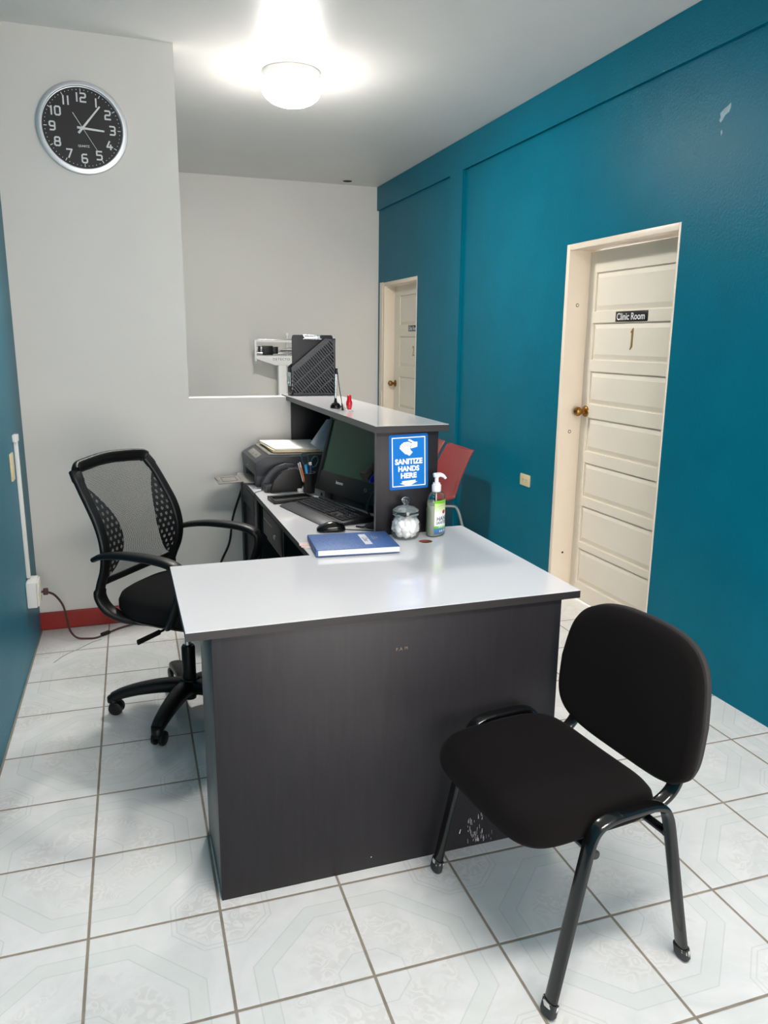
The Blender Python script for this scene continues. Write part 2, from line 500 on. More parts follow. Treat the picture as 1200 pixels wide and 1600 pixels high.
M_black_print = mat('black plate', (24, 22, 22), 0.35)
M_brown_print = mat('brown print', (128, 112, 92), 0.5)

# ------------------------------------------------------------------ room shell
XL, XR, YP, YB, ZC, YR = -0.483, 2.359, 4.13, 7.10, 2.855, -2.3

def struct(name, bm, m, smooth=False, label=None):
    o = mk(name, bm, m, smooth=smooth); o['kind'] = 'structure'
    if label: o['label'] = label
    return o

bm = nb()
th = -0.0131
box(bm, -1.2, 3.6, -4.6, 6.0, -0.1, 0)
fl = struct('floor', bm, M_tiles); fl.location = (-0.16385, 1.8074, 0); fl.rotation_euler = (0, 0, th)
bm = nb(); box(bm, XL - 0.15, 2.7, YR - 0.15, YB + 0.15, ZC, ZC + 0.1); struct('ceiling', bm, M_ceiling)
WLX = lambda y: -0.4855 + (y - 2.73) * 0.0131      # the left wall runs with the tile joints, a touch out of square
bm = nb(); prism(bm, [(XL - 0.3, YR - 0.15), (WLX(YR - 0.15), YR - 0.15), (WLX(YB + 0.15), YB + 0.15), (XL - 0.3, YB + 0.15)], ZC + 0.05, Matrix.Translation((0, 0, -0.05))); struct('wall_left', bm, M_teal)
bm = nb(); box(bm, XL, 2.7, YB, YB + 0.15, -0.05, ZC); struct('wall_back', bm, M_white_wall)
# partition with the big opening: full height on the left, a half wall under the opening
bm = nb()
prism(bm, [(XL, -0.05), (1.16, -0.05), (1.16, 1.1665), (0.848, 1.1665), (0.848, 1.187), (0.337, 1.187), (0.337, ZC), (XL, ZC)], 0.11, frame_axes((0, YP + 0.11, 0), (1, 0, 0), (0, 0, 1)))
struct('wall_partition', bm, M_white_wall)
bm = nb(); box(bm, XL, 0.90, YP - 0.014, YP, 0, 0.094, 0.004); struct('baseboard_partition', bm, M_red_base)
# right wall with two door openings
D1, D2, ZD = (2.918, 3.832), (6.09, 6.95), 2.008
bm = nb()
X0, X1 = XR, XR + 0.2
for y0, y1, z0, z1 in ((YR - 0.15, D1[0], -0.05, ZC), (D1[0], D1[1], ZD, ZC), (D1[1], D2[0], -0.05, ZC), (D2[0], D2[1], ZD, ZC), (D2[1], YB, -0.05, ZC)):
    box(bm, X0, X1, y0, y1, z0, z1)
bmesh.ops.remove_doubles(bm, verts=bm.verts, dist=1e-5)
struct('wall_right', bm, M_teal)
# ceiling beam and column on the right wall, one poured piece
bm = nb()
TX = XR - 0.02
prism(bm, [(YR, ZC), (YR, 2.650), (5.205, 2.650), (5.205, -0.02), (5.425, -0.02), (5.425, 2.650), (YB, 2.650), (YB, ZC)], 0.025,
      frame_axes((XR + 0.005, 0, 0), (0, 1, 0), (0, 0, 1)) @ Matrix.Scale(-1, 4, (0, 0, 1)), bev=0.004)
struct('trim_1', bm, M_teal)
# rear wall with an assumed, unseen window that lets the daylight in
WX0, WX1, WZ0, WZ1 = -0.15, 2.15, 0.25, 1.95
bm = nb()
for x0, x1, z0, z1 in ((XL, WX0, -0.05, ZC), (WX1, XR, -0.05, ZC), (WX0, WX1, -0.05, WZ0), (WX0, WX1, WZ1, ZC)):
    box(bm, x0, x1, YR - 0.15, YR, z0, z1)
struct('wall_rear', bm, M_white_wall)
w = thing('assumed_window_1', None, None); w['kind'] = 'structure'  # window behind the camera is assumed, added to let daylight in
bm = nb()
for x in (WX0 + 0.025, (WX0 + WX1) / 2, WX1 - 0.025): box(bm, x - 0.025, x + 0.025, YR - 0.10, YR - 0.05, WZ0, WZ1, 0.004)
for z in (WZ0 + 0.025, WZ1 - 0.025): box(bm, WX0, WX1, YR - 0.099, YR - 0.051, z - 0.025, z + 0.025, 0.004)
mk('assumed_window_frame', bm, M_white, w)
bm = nb(); box(bm, WX0 + 0.03, WX1 - 0.03, YR - 0.078, YR - 0.072, WZ0 + 0.03, WZ1 - 0.03); mk('assumed_window_pane', bm, M_assumed_window, w, smooth=False)

# plaster patch where the paint has come off
bm = nb(); 
prism(bm, [(-0.030, -0.022), (-0.024, -0.012), (-0.028, 0.004), (-0.010, 0.016), (0.012, 0.022), (0.026, 0.030), (0.028, 0.014), (0.020, -0.002), (0.000, -0.010), (-0.012, -0.024), (-0.022, -0.032)], 0.002, FACE_X((XR, 2.715, 2.392)))
prism(bm, [(-0.017, -0.066), (-0.010, -0.060), (-0.006, -0.074), (-0.013, -0.082)], 0.0015, FACE_X((XR, 2.715, 2.392)))
p = struct('trim_2', bm, M_patch, label='bare plaster patch where teal paint has flaked off')

# ------------------------------------------------------------------ doors
def door(name, y0, y1, depth, panels, pan_y, knob_z, knob_m, plate, plate_c, num, num_c, holes, label):
    r = thing(name, label, None); r['kind'] = 'structure'
    Xd = XR + depth
    # frame: jambs, head, and the narrow face trim flush with the wall
    bm = nb(); fw = 0.032
    box(bm, XR - 0.003, XR + 0.19, y0 + 0.001, y0 + 0.013, 0, ZD - 0.001, 0.003)
    box(bm, XR - 0.003, XR + 0.19, y1 - fw, y1 - 0.001, 0, ZD - 0.001, 0.003)
    box(bm, XR - 0.003, XR + 0.19, y0 + 0.013, y1 - fw, ZD - fw, ZD - 0.001, 0.003)
    mk('frame', bm, M_cream2, r)
    # leaf with raised and fielded panels
    ya, yb = y0 + 0.015, y1 - fw - 0.002
    za, zb = 0.008, ZD - fw - 0.003
    p0, p1 = pan_y
    bm = nb()
    box(bm, Xd + 0.012, Xd + 0.035, ya, yb, za, zb)
    box(bm, Xd, Xd + 0.014, ya, p0, za, zb, 0.002); box(bm, Xd, Xd + 0.014, p1, yb, za, zb, 0.002)
    edges = [za] + [z for pr_ in panels for z in pr_] + [zb]
    for k in range(0, len(edges), 2): box(bm, Xd, Xd + 0.014, p0 - 0.001, p1 + 0.001, edges[k], edges[k + 1], 0.002)
    for a, b in panels:
        m_ = 0.006; s = 0.024
        lo = [(Xd + 0.012, p0 + m_, a + m_), (Xd + 0.012, p1 - m_, a + m_), (Xd + 0.012, p1 - m_, b - m_), (Xd + 0.012, p0 + m_, b - m_)]
        hi = [(Xd + 0.003, p0 + m_ + s, a + m_ + s), (Xd + 0.003, p1 - m_ - s, a + m_ + s), (Xd + 0.003, p1 - m_ - s, b - m_ - s), (Xd + 0.003, p0 + m_ + s, b - m_ - s)]
        L = [bm.verts.new(v) for v in lo]; H = [bm.verts.new(v) for v in hi]
        bm.faces.new(H)
        for i in range(4): bm.faces.new((L[i], L[(i + 1) % 4], H[(i + 1) % 4], H[i]))
    leaf = mk('door_leaf', bm, M_cream, r, angle=20)
    ky = yb - 0.045
    Mk = Matrix.Translation((Xd, ky, knob_z)) @ Matrix.Rotation(-pi / 2, 4, 'Y')
    bm = nb(); lathe(bm, [(0.001, 0.012), (0.016, 0.012), (0.026, 0.009), (0.031, 0.004), (0.032, 0)], 28, Mk)
    mk('rosette', bm, M_brass, leaf)
    bm = nb(); lathe(bm, [(0.011, 0.008), (0.011, 0.028), (0.02, 0.034), (0.026, 0.045), (0.026, 0.056), (0.02, 0.066), (0.012, 0.069), (0.0, 0.069)], 28, Mk)
    kn = mk('door_knob', bm, knob_m, leaf)
    bm = nb(); lathe(bm, [(0.0, 0.072), (0.009, 0.071), (0.010, 0.068)], 16, Mk); mk('keyhole', bm, M_black_pl, leaf)
    # name plate and numeral
    bm = nb(); prism(bm, rrect(plate[0], plate[1], 0.003), 0.003, FACE_X((Xd - 0.0001, *plate_c)), 0.0006)
    pl = mk('name_plate', bm, M_black_print, leaf); pl['label'] = 'black name plate with white lettering'
    bm = nb(); join_bm(bm, text_fit('Clinic Room', plate[0] * 0.88, plate[1] * 0.68, 0.0004, 0.012), FACE_X((Xd - 0.0036, plate_c[0] + 0.004, plate_c[1])))
    mk('lettering', bm, M_white_matte, pl, smooth=False)
    bm = nb()
    if num == '1':
        # an angular one: flag at the top, pointed foot
        pts = [(-0.011, 0.036), (0.006, 0.054), (0.009, 0.054), (0.007, -0.04), (-0.009, -0.056), (-0.012, -0.052), (-0.005, -0.035), (-0.003, 0.034), (-0.011, 0.030)]
        prism(bm, pts, 0.003, FACE_X((Xd + 0.003, *num_c)), 0)
    else:
        join_bm(bm, text_bm('2', 0.125, 0.0012, 0.0, sx=0.75), FACE_X((Xd + 0.0015, *num_c)))
    nm = mk('numeral', bm, M_gold, leaf, smooth=False); nm['label'] = 'gold numeral'
    for hx, hz, dark in holes:
        bm = nb(); Mh = Matrix.Translation((hx, y1 - fw, hz)) @ Matrix.Rotation(pi / 2, 4, 'X')
        lathe(bm, [(0.0, 0.0006), (0.0062, 0.0006), (0.0066, 0.0)] if dark else [(0.0068, 0.0006), (0.0095, 0.0008), (0.0100, 0.0)], 18, Mh)
        mk('bolt_hole', bm, M_dark_hole, r)
    return r

pan1 = [(0.108, 0.312), (0.352, 0.568), (0.620, 0.820), (0.885, 1.076), (1.151, 1.333), (1.396, 1.594), (1.655, 1.860)]
door('door_1', D1[0], D1[1], 0.131, pan1, (3.01, 3.738), 1.109, M_gold if False else M_brass, (0.262, 0.052), (3.399, 1.623), '1', (3.385, 1.510),
     [(2.424, 1.69, 0), (2.424, 0.99, 0), (2.427, 0.271, 1)], 'cream seven panel door of the first clinic room')
pan2 = [(0.14, 0.42), (0.52, 0.80), (0.88, 1.165), (1.255, 1.525), (1.625, 1.885)]
door('door_2', D2[0], D2[1], 0.10, pan2, (6.18, 6.775), 1.095, M_brass, (0.235, 0.05), (6.425, 1.595), '2', (6.42, 1.395),
     [], 'cream panelled door of the second clinic room beyond the counter')
# side casing of the second door with its keeper notch
bm = nb()
box(bm, XR - 0.004, XR + 0.02, 6.952, 7.05, 0, 2.012, 0.003)
box(bm, XR - 0.008, XR - 0.003, 6.958, 6.985, 1.10, 1.96, 0.001)
box(bm, XR - 0.008, XR - 0.003, 6.958, 6.985, 0.30, 1.02, 0.001)
struct('trim_3', bm, M_cream2, smooth=True)

# ------------------------------------------------------------------ ceiling lamp and fitting
lamp = thing('ceiling_light', 'lit round opal ceiling light hanging over the reception counter', 'light', (0.95, 4.33, ZC))
bm = nb(); lathe(bm, [(0.0, 0), (0.150, 0), (0.153, -0.010), (0.150, -0.034), (0.140, -0.038), (0, -0.038)], 48); mk('lamp_base', bm, M_white, lamp)
bm = nb(); lathe(bm, [(0.130, -0.0385), (0.147, -0.048), (0.155, -0.064), (0.156, -0.084), (0.149, -0.106)], 48); mk('shade_collar', bm, M_lamp_dim, lamp)
bm = nb(); lathe(bm, [(0.149, -0.106), (0.137, -0.122), (0.115, -0.140), (0.085, -0.153), (0.048, -0.162), (0, -0.165)], 48); mk('lamp_shade', bm, M_lamp, lamp)
assumed_lamp = thing('ceiling_light', 'assumed, unseen long flat ceiling light panel above the visitor side of the desk', 'light', (0.80, 0.50, ZC))  # assumed lamp out of view, added to light floor and desk from above
bm = nb(); box(bm, -0.62, 0.62, -0.17, 0.17, -0.055, -0.0005, 0.006); mk('assumed_lamp_housing', bm, M_white, assumed_lamp)
bm = nb(); box(bm, -0.60, 0.60, -0.15, 0.15, -0.062, -0.0555, 0.002); mk('assumed_lamp_diffuser', bm, M_assumed_lamp, assumed_lamp)
bm = nb(); lathe(bm, [(0.036, -0.0005), (0.040, -0.004), (0.042, 0)], 28); 
ch = mk('ceiling_hole_cover', bm, M_grey_pl, None, loc=(2.007, 6.93, ZC))
bm = nb(); lathe(bm, [(0.0, -0.0012), (0.037, -0.0012)], 28); mk('hole', bm, M_dark_hole, ch)
tag(ch, 'small dark round fitting in the ceiling near the back wall', 'ceiling fitting')

# ------------------------------------------------------------------ wall clock
ck = thing('wall_clock', 'round black faced clock with silver rim on the white partition wall', 'clock', (-0.090, YP, 2.441))
FY = Matrix.Rotation(pi / 2, 4, 'X')         # local z -> -Y
bm = nb(); lathe(bm, [(0.172, 0.0), (0.198, 0.0), (0.2005, 0.006), (0.2005, 0.024), (0.199, 0.0275), (0.1805, 0.0335), (0.1785, 0.033), (0.1775, 0.020), (0.172, 0.018)], 72, FY)
mk('rim', bm, M_alu, ck)
bm = nb(); lathe(bm, [(0.176, 0.004), (0.179, 0.019), (0.0, 0.019)], 72, FY); mk('dial', bm, M_clock_face, ck)
def clk(x, z, d): return frame_axes((x, -d, z), (1, 0, 0), (0, 0, 1))
STROKES = {
 '0': [[(.12, 1), (.5, 1), (.62, .86), (.62, .14), (.5, 0), (.12, 0), (0, .14), (0, .86), (.12, 1)]],
 '1': [[(.31, 0), (.31, 1)]],
 '2': [[(0, 1), (.52, 1), (.62, .88), (.62, .62), (.52, .5), (.1, .5), (0, .38), (0, 0), (.66, 0)]],
 '3': [[(0, 1), (.52, 1), (.62, .88), (.62, .62), (.52, .5), (.14, .5)], [(.52, .5), (.62, .38), (.62, .12), (.52, 0), (0, 0)]],
 '4': [[(.34, 1), (0, .30), (.68, .30)], [(.46, .58), (.46, 0)]],
 '5': [[(.62, 1), (0, 1), (0, .55), (.5, .55), (.62, .44), (.62, .12), (.5, 0), (0, 0)]],
 '6': [[(.58, 1), (.14, 1), (0, .86), (0, .12), (.12, 0), (.5, 0), (.62, .12), (.62, .42), (.5, .54), (0, .54)]],
 '7': [[(0, 1), (.64, 1), (.22, 0)]],
 '8': [[(.12, 1), (.5, 1), (.6, .88), (.6, .62), (.5, .52), (.12, .52), (.02, .62), (.02, .88), (.12, 1)], [(.12, .52), (.5, .52), (.64, .4), (.64, .12), (.52, 0), (.1, 0), (-.02, .12), (-.02, .4), (.12, .52)]],
 '9': [[(.04, 0), (.48, 0), (.62, .14), (.62, .88), (.5, 1), (.12, 1), (0, .88), (0, .58), (.12, .46), (.62, .46)]]}
def digits_bm(txt, h, M):
    bm = nb(); wd = 0.19 * h / 2; adv = 0.92 * h
    W_ = sum(adv if c != '1' else 0.56 * h for c in txt)
    x = -W_ / 2
    for c in txt:
        a_ = adv if c != '1' else 0.56 * h; kk = 0
        off = (a_ - 0.62 * h) / 2
        for st in STROKES[c]:
            for (p, q_) in zip(st[:-1], st[1:]):
                p = Vector((x + off + p[0] * h, (p[1] - 0.5) * h)); q_ = Vector((x + off + q_[0] * h, (q_[1] - 0.5) * h))
                d_ = (q_ - p).normalized(); n_ = Vector((-d_.y, d_.x)) * wd; e_ = d_ * wd * 0.55
                prism(bm, [tuple(p - e_ - n_), tuple(q_ + e_ - n_), tuple(q_ + e_ + n_), tuple(p - e_ + n_)], 0.0006 + 0.00006 * kk, M); kk += 1
        x += a_
    return bm
for h in range(1, 13):
    a = R(90 - 30 * h); r_ = 0.131
    mk('numeral', digits_bm(str(h), 0.0355, clk(r_ * cos(a), r_ * sin(a), 0.0198)), M_silver_paint, ck, smooth=False)
bm = nb()
for k in range(60):
    a = R(6 * k)
    if k % 5 == 0: box(bm, -0.0016, 0.0016, -0.0006, 0.0006, 0.154, 0.168, M=Matrix.Translation((0, -0.0196, 0)) @ Matrix.Rotation(-a, 4, 'Y').inverted())
    else: lathe(bm, [(0, 0.0202), (0.0019, 0.0200), (0.0019, 0.019)], 8, Matrix.Rotation(a, 4, 'Y') @ Matrix.Translation((0, 0, 0.1635)) @ FY)
mk('minute_marks', bm, M_silver_paint, ck, smooth=False)
bm = nb(); join_bm(bm, text_fit('QUARTZ', 0.050, 0.0115, 0.0003, 0.015), clk(0, -0.078, 0.0196)); mk('lettering', bm, M_silver_paint, ck, smooth=False)
def hand(name, ang, L, tail, w0, w1, d):
    bm = nb(); a = R(ang)
    M = clk(0, 0, d) @ Matrix.Rotation(-a, 4, 'Z')
    prism(bm, [(-w0, -tail), (w0, -tail), (w1, L), (-w1, L)], 0.0014, M, 0.0004)
    mk(name, bm, M_silver_paint if name != 'second_hand' else M_white, ck)
hand('hour_hand', 94, 0.095, 0.024, 0.0052, 0.0038, 0.0215)
hand('minute_hand', 39.5, 0.127, 0.030, 0.0050, 0.0034, 0.0235)
hand('second_hand', 148, 0.118, 0.074, 0.0014, 0.0007, 0.0255)
bm = nb(); lathe(bm, [(0.006, 0.019), (0.006, 0.0275), (0.0, 0.0285)], 20, FY); mk('hub', bm, M_silver_paint, ck)

# ------------------------------------------------------------------ reception desk
ZT = 0.785; ZU = 0.762
dk = thing('reception_desk', 'L-shaped reception desk with white top and black wood panels', 'desk', (0.68, 1.83, 0))
W2L = Matrix.Translation((-0.68, -1.83, 0))
def dbox(bm, *a, bev=0.001, mi=0): box(bm, *a, bev=bev, M=W2L, mi=mi)
HX, HY, HR = 1.0105, 2.480, 0.0255        # cable hole
Lp = [(0.114, 1.828), (1.237, 1.828), (1.237, 2.662), (1.10, 2.662), (1.10, 4.128), (0.568, 4.128), (0.568, 2.421), (0.114, 2.421)]
def slab_with_hole(bm, z0, z1):
    outer = [bm.verts.new((x, y, z1)) for x, y in Lp]
    hole = [bm.verts.new((HX + HR * cos(2 * pi * k / 24), HY + HR * sin(2 * pi * k / 24), z1)) for k in range(24)]
    eo = [bm.edges.new((outer[i], outer[(i + 1) % 8])) for i in range(8)]
    eh = [bm.edges.new((hole[i], hole[(i + 1) % 24])) for i in range(24)]
    r = bmesh.ops.triangle_fill(bm, use_beauty=True, use_dissolve=True, edges=eo + eh)
    fs = [g for g in r['geom'] if isinstance(g, bmesh.types.BMFace)]
    # drop a face filling the hole, if any
    for f in list(fs):
        c = f.calc_center_median()
        if (c.x - HX) ** 2 + (c.y - HY) ** 2 < (HR * 0.98) ** 2 and all((v in hole) for v in f.verts):
            bm.faces.remove(f); fs.remove(f)
    ex = bmesh.ops.extrude_face_region(bm, geom=fs)
    for g in ex['geom']:
        if isinstance(g, bmesh.types.BMVert): g.co.z = z0
bm = nb(); slab_with_hole(bm, ZT - 0.0012, ZT)
for v in bm.verts: v.co = W2L @ v.co
mk('desktop', bm, M_top, dk, smooth=False)
bm = nb(); slab_with_hole(bm, ZU, ZT - 0.0013)
for v in bm.verts: v.co = W2L @ v.co
e = mk('edge_board', bm, M_black_wood_h, dk, smooth=False)
bm = nb(); lathe(bm, [(HR - 0.0015, ZT - 0.001), (HR - 0.0002, ZT - 0.001), (HR - 0.0002, ZT - 0.010), (HR - 0.0015, ZT - 0.010)], 24, W2L @ Matrix.Translation((HX, HY, 0)))
mk('hole_rim', bm, M_copper, dk)
bm = nb(); lathe(bm, [(HR - 0.0012, ZT - 0.0102), (HR - 0.0004, ZT - 0.0102), (HR - 0.0004, 0.70), (0, 0.70), (0, 0.7005), (HR - 0.0012, 0.7005)], 24, W2L @ Matrix.Translation((HX, HY, 0)))
mk('hole_shade_lining', bm, M_dark_hole, dk)  # closed black lining stands in for the shade down the cable hole
bm = nb(); dbox(bm, 0.176, 1.182, 1.838, 1.856, 0.0, ZU - 0.0005)
fp = mk('front_panel', bm, M_black_wood, dk)
bm = nb()
random.seed(3)
def scr(x0, x1, z0, z1, n):
    for _ in range(n):
        x = random.uniform(x0, x1); z = z0 + (z1 - z0) * random.random() ** 1.6; l = random.uniform(0.004, 0.016); wd = random.uniform(0.0004, 0.0012)
        sl = random.uniform(-0.12, 0.05)
        prism(bm, [(x, z), (x + wd, z), (x + wd + sl * l, z + l), (x + sl * l, z + l)], 0.0004, W2L @ FACE_Y((0, 1.8381, 0)))
scr(0.905, 0.955, 0.012, 0.10, 46); scr(0.955, 0.99, 0.008, 0.035, 8)
prism(bm, [(0.878, 0.052), (0.8805, 0.051), (0.884, 0.066), (0.881, 0.064)], 0.0004, W2L @ FACE_Y((0, 1.8381, 0)))
prism(bm, [(0.60, 0.035), (0.603, 0.035), (0.603, 0.039), (0.60, 0.038)], 0.0004, W2L @ FACE_Y((0, 1.8381, 0)))
mk('scratch_pattern', bm, M_scratch, fp, smooth=False)
bm = nb(); join_bm(bm, text_bm('P.A M', 0.013, 0.0003, 0.0, sx=0.9, spacing=1.25), W2L @ FACE_Y((0.686, 1.8378, 0.668)) @ Matrix.Rotation(R(2), 4, 'Z'))
mk('lettering', bm, M_brown_print, fp, smooth=False)
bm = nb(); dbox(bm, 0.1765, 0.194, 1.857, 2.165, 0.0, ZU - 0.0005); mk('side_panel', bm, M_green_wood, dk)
bm = nb(); dbox(bm, 1.163, 1.1815, 1.857, 2.60, 0.0, ZU - 0.0005); mk('side_panel', bm, M_black_wood, dk)

# raised counter over the back half of the desk
rs = thing('counter_hutch', 'black raised counter with white shelf top standing on the desk', 'counter', (0.98, 3.35, ZT))
W2R = Matrix.Translation((-0.98, -3.35, -ZT))
def rbox(bm, *a, bev=0.001): box(bm, *a, bev=bev, M=W2R)
ZS, ZSU = 1.193, 1.168
bm = nb(); rbox(bm, 0.852, 1.138, 2.588, 4.262, ZS - 0.0012, ZS, bev=0); mk('counter_top', bm, M_top, rs, smooth=False)
bm = nb(); rbox(bm, 0.852, 1.138, 2.588, 4.262, ZSU, ZS - 0.0013, bev=0); eb_ = mk('edge_board', bm, M_edge, rs, smooth=False)
bm = nb(); rbox(bm, 0.852, 1.138, 2.5868, 2.5879, ZSU, ZS - 0.0013, bev=0); mk('end_edge', bm, M_black_wood_h, eb_, smooth=False)
bm = nb(); rbox(bm, 0.862, 1.104, 2.606, 2.624, ZT, ZSU - 0.0005); 
ep = mk('end_panel', bm, M_black_wood, rs)
bm = nb(); rbox(bm, 0.8605, 0.8618, 2.6065, 2.6235, ZT, ZSU - 0.001, bev=0); mk('edge_strip', bm, M_edge, ep)
bm = nb(); rbox(bm, 0.872, 1.088, 4.106, 4.124, ZT, ZSU - 0.0005); mk('end_panel', bm, M_black_wood, rs)
bm = nb(); rbox(bm, 1.088, 1.104, 2.6245, 4.128, ZT, ZSU - 0.0005); mk('back_panel', bm, M_black_wood, rs)
bm = nb(); dbox(bm, 1.078, 1.098, 2.60, 4.128, 0.0, ZU - 0.0005); mk('back_panel', bm, M_black_wood, dk)

# cabinets under the back half
cb = thing('base_cabinet', 'black wooden cabinet with framed door under the printer end', 'cabinet', (0.80, 3.84, 0))
W2C = Matrix.Translation((-0.80, -3.84, 0))
def cbox(bm, *a, bev=0.0015): box(bm, *a, bev=bev, M=W2C)
CF = 0.585
bm = nb(); cbox(bm, CF + 0.018, 1.07, 3.575, 4.11, 0.0, 0.755); mk('body', bm, M_black_wood, cb)
bm = nb()
cbox(bm, CF, CF + 0.017, 3.585, 3.655, 0.06, 0.735); cbox(bm, CF, CF + 0.017, 4.03, 4.10, 0.06, 0.735)
cbox(bm, CF, CF + 0.017, 3.656, 4.029, 0.655, 0.735); cbox(bm, CF, CF + 0.017, 3.656, 4.029, 0.06, 0.14)
cbox(bm, CF + 0.011, CF + 0.0172, 3.656, 4.029, 0.141, 0.654)
mk('door', bm, M_black_wood, cb)
dr = thing('drawer_unit', 'small black drawer with a lock hanging under the desk bench', 'drawer', (0.80, 3.2, 0.59))
W2D = Matrix.Translation((-0.80, -3.2, -0.59))
bm = nb(); box(bm, CF + 0.018, 1.0, 2.965, 3.43, 0.585, 0.756, 0.0015, M=W2D)
box(bm, CF + 0.004, CF + 0.0175, 2.965, 2.985, 0.40, 0.756, 0.001, M=W2D)
mk('body', bm, M_black_wood, dr)
bm = nb(); box(bm, CF + 0.001, CF + 0.0175, 2.99, 3.425, 0.618, 0.735, 0.003, M=W2D)
df = mk('drawer_front', bm, M_black_wood, dr)
bm = nb(); box(bm, CF - 0.0006, CF + 0.003, 3.19, 3.40, 0.693, 0.701, M=W2D); mk('pull_slot', bm, M_black_gl, df, smooth=False)
bm = nb(); lathe(bm, [(0, 0.006), (0.008, 0.006), (0.010, 0.003), (0.0105, 0)], 20, W2D @ Matrix.Translation((CF + 0.001, 3.135, 0.668)) @ Matrix.Rotation(-pi / 2, 4, 'Y')); mk('lock', bm, M_lockmetal, df)

# ------------------------------------------------------------------ sanitize sign
sg = thing('sanitize_sign', 'blue SANITIZE HANDS HERE sign on the end of the raised counter', 'sign', (0.988, 2.6058, 1.057))
SW, SH = 0.152, 0.204
Ts = Matrix.Rotation(R(1.6), 4, 'Z')
def sf(d): return frame_axes((0, -d, 0), (1, 0, 0), (0, 0, 1)) @ Ts
bm = nb(); prism(bm, rrect(SW, SH, 0.007), 0.0012, sf(0)); mk('board', bm, M_sign_blue_d, sg, smooth=False)
bm = nb(); prism(bm, rrect(SW - 0.022, SH - 0.022, 0.001), 0.0002, sf(0.0013)); mk('field', bm, M_sign_blue, sg, smooth=False)
bm = nb()
iw, ih, bw = SW - 0.021, SH - 0.021, 0.0036
for x0, x1, y0, y1 in ((-iw / 2, iw / 2, ih / 2 - bw, ih / 2), (-iw / 2, iw / 2, -ih / 2, -ih / 2 + bw), (-iw / 2, -iw / 2 + bw, -ih / 2 + bw, ih / 2 - bw), (iw / 2 - bw, iw / 2, -ih / 2 + bw, ih / 2 - bw)):
    prism(bm, [(x0, y0), (x1, y0), (x1, y1), (x0, y1)], 0.0003, sf(0.0014))
mk('border', bm, M_white_matte, sg, smooth=False)
def sp_(cx, cy):   # sign drawing units -> metres on the sign
    return ((cx - 535) / 640 * SW, (672 - cy) / 975 * SH)
bm = nb()
arrow = [(418, 1012), (648, 1000), (640, 1030), (680, 1030), (530, 1112), (382, 1050), (425, 1042)]
prism(bm, [sp_(*p) for p in arrow], 0.0004, sf(0.0017))
mk('arrow', bm, M_white_matte, sg, smooth=False)
bm = nb()
back_hand = [(528, 278), (552, 272), (628, 322), (680, 326), (678, 415), (580, 438), (556, 420), (575, 380), (560, 350), (600, 340), (530, 300)]
front_hand = [(385, 428), (392, 405), (392, 380), (410, 370), (420, 350), (438, 345), (452, 325), (520, 318), (560, 332), (582, 372), (560, 410), (562, 440), (572, 475), (602, 505), (545, 568), (510, 540), (480, 535), (425, 475)]
prism(bm, [sp_(*p) for p in back_hand], 0.0003, sf(0.00165)); prism(bm, [sp_(*p) for p in front_hand], 0.0003, sf(0.0017))
hd = mk('hand_symbol', bm, M_white_matte, sg, smooth=False)
bm = nb()
def line(p, q, wd=4.5):
    a, b = Vector(sp_(*p)), Vector(sp_(*q)); n_ = (b - a).normalized().orthogonal() * wd / 640 * SW / 2
    prism(bm, [tuple(a - n_), tuple(b - n_), tuple(b + n_), tuple(a + n_)], 0.0002, sf(0.0021))
for p, q in (((394, 402), (442, 456)), ((412, 374), (466, 428)), ((434, 350), (492, 408)), ((468, 340), (515, 385)), ((515, 400), (535, 335)), ((535, 400), (560, 345)), ((552, 412), (586, 372)), ((560, 430), (575, 385)), ((500, 330), (520, 352))): line(p, q)
mk('finger_lines', bm, M_grey_print, hd, smooth=False)
bm = nb()
for s, x0, x1, y0, y1 in (('SANITIZE', 308, 762, 612, 716), ('HANDS', 360, 708, 742, 842), ('HERE', 400, 664, 866, 964)):
    a_, b_ = Vector(sp_(x0, y1)), Vector(sp_(x1, y0))
    join_bm(bm, text_fit(s, b_.x - a_.x, b_.y - a_.y, 0.0003, 0.048), sf(0.0018) @ Matrix.Translation((*((a_ + b_) / 2), 0)))
mk('lettering', bm, M_white_matte, sg, smooth=False)

# ------------------------------------------------------------------ jar of cotton balls
JX, JY = 0.957, 2.545
jar = thing('glass_jar', 'round lidded glass jar of cotton balls beside the sanitizer bottle', 'jar', (JX, JY, ZT))
bm = nb()
outer = [(0, 0.0005), (0.040, 0.0005), (0.047, 0.006), (0.056, 0.026), (0.0585, 0.045), (0.056, 0.062), (0.047, 0.078), (0.0445, 0.084), (0.0465, 0.088)]
inner = [(0.0435, 0.088), (0.042, 0.083), (0.0445, 0.077), (0.0535, 0.061), (0.056, 0.045), (0.0535, 0.027), (0.045, 0.0085), (0.039, 0.004), (0, 0.004)]
lathe(bm, outer + inner, 48); mk('jar_body', bm, M_jar, jar)
bm = nb()
lathe(bm, [(0.041, 0.080), (0.041, 0.0885), (0.048, 0.089), (0.0485, 0.102), (0.0475, 0.106), (0.044, 0.109), (0.030, 0.118), (0.012, 0.122), (0.008, 0.126), (0.0095, 0.130), (0.0145, 0.136), (0.0155, 0.142), (0.013, 0.149), (0.006, 0.153), (0, 0.1535)]
      + [], 48)
lathe(bm, [(0.0385, 0.080), (0.0385, 0.0905), (0.0455, 0.092), (0.0455, 0.1015), (0.043, 0.106), (0.028, 0.115), (0.0, 0.119)], 48)
mk('jar_lid', bm, M_glass, jar)
cot = []
random.seed(11)
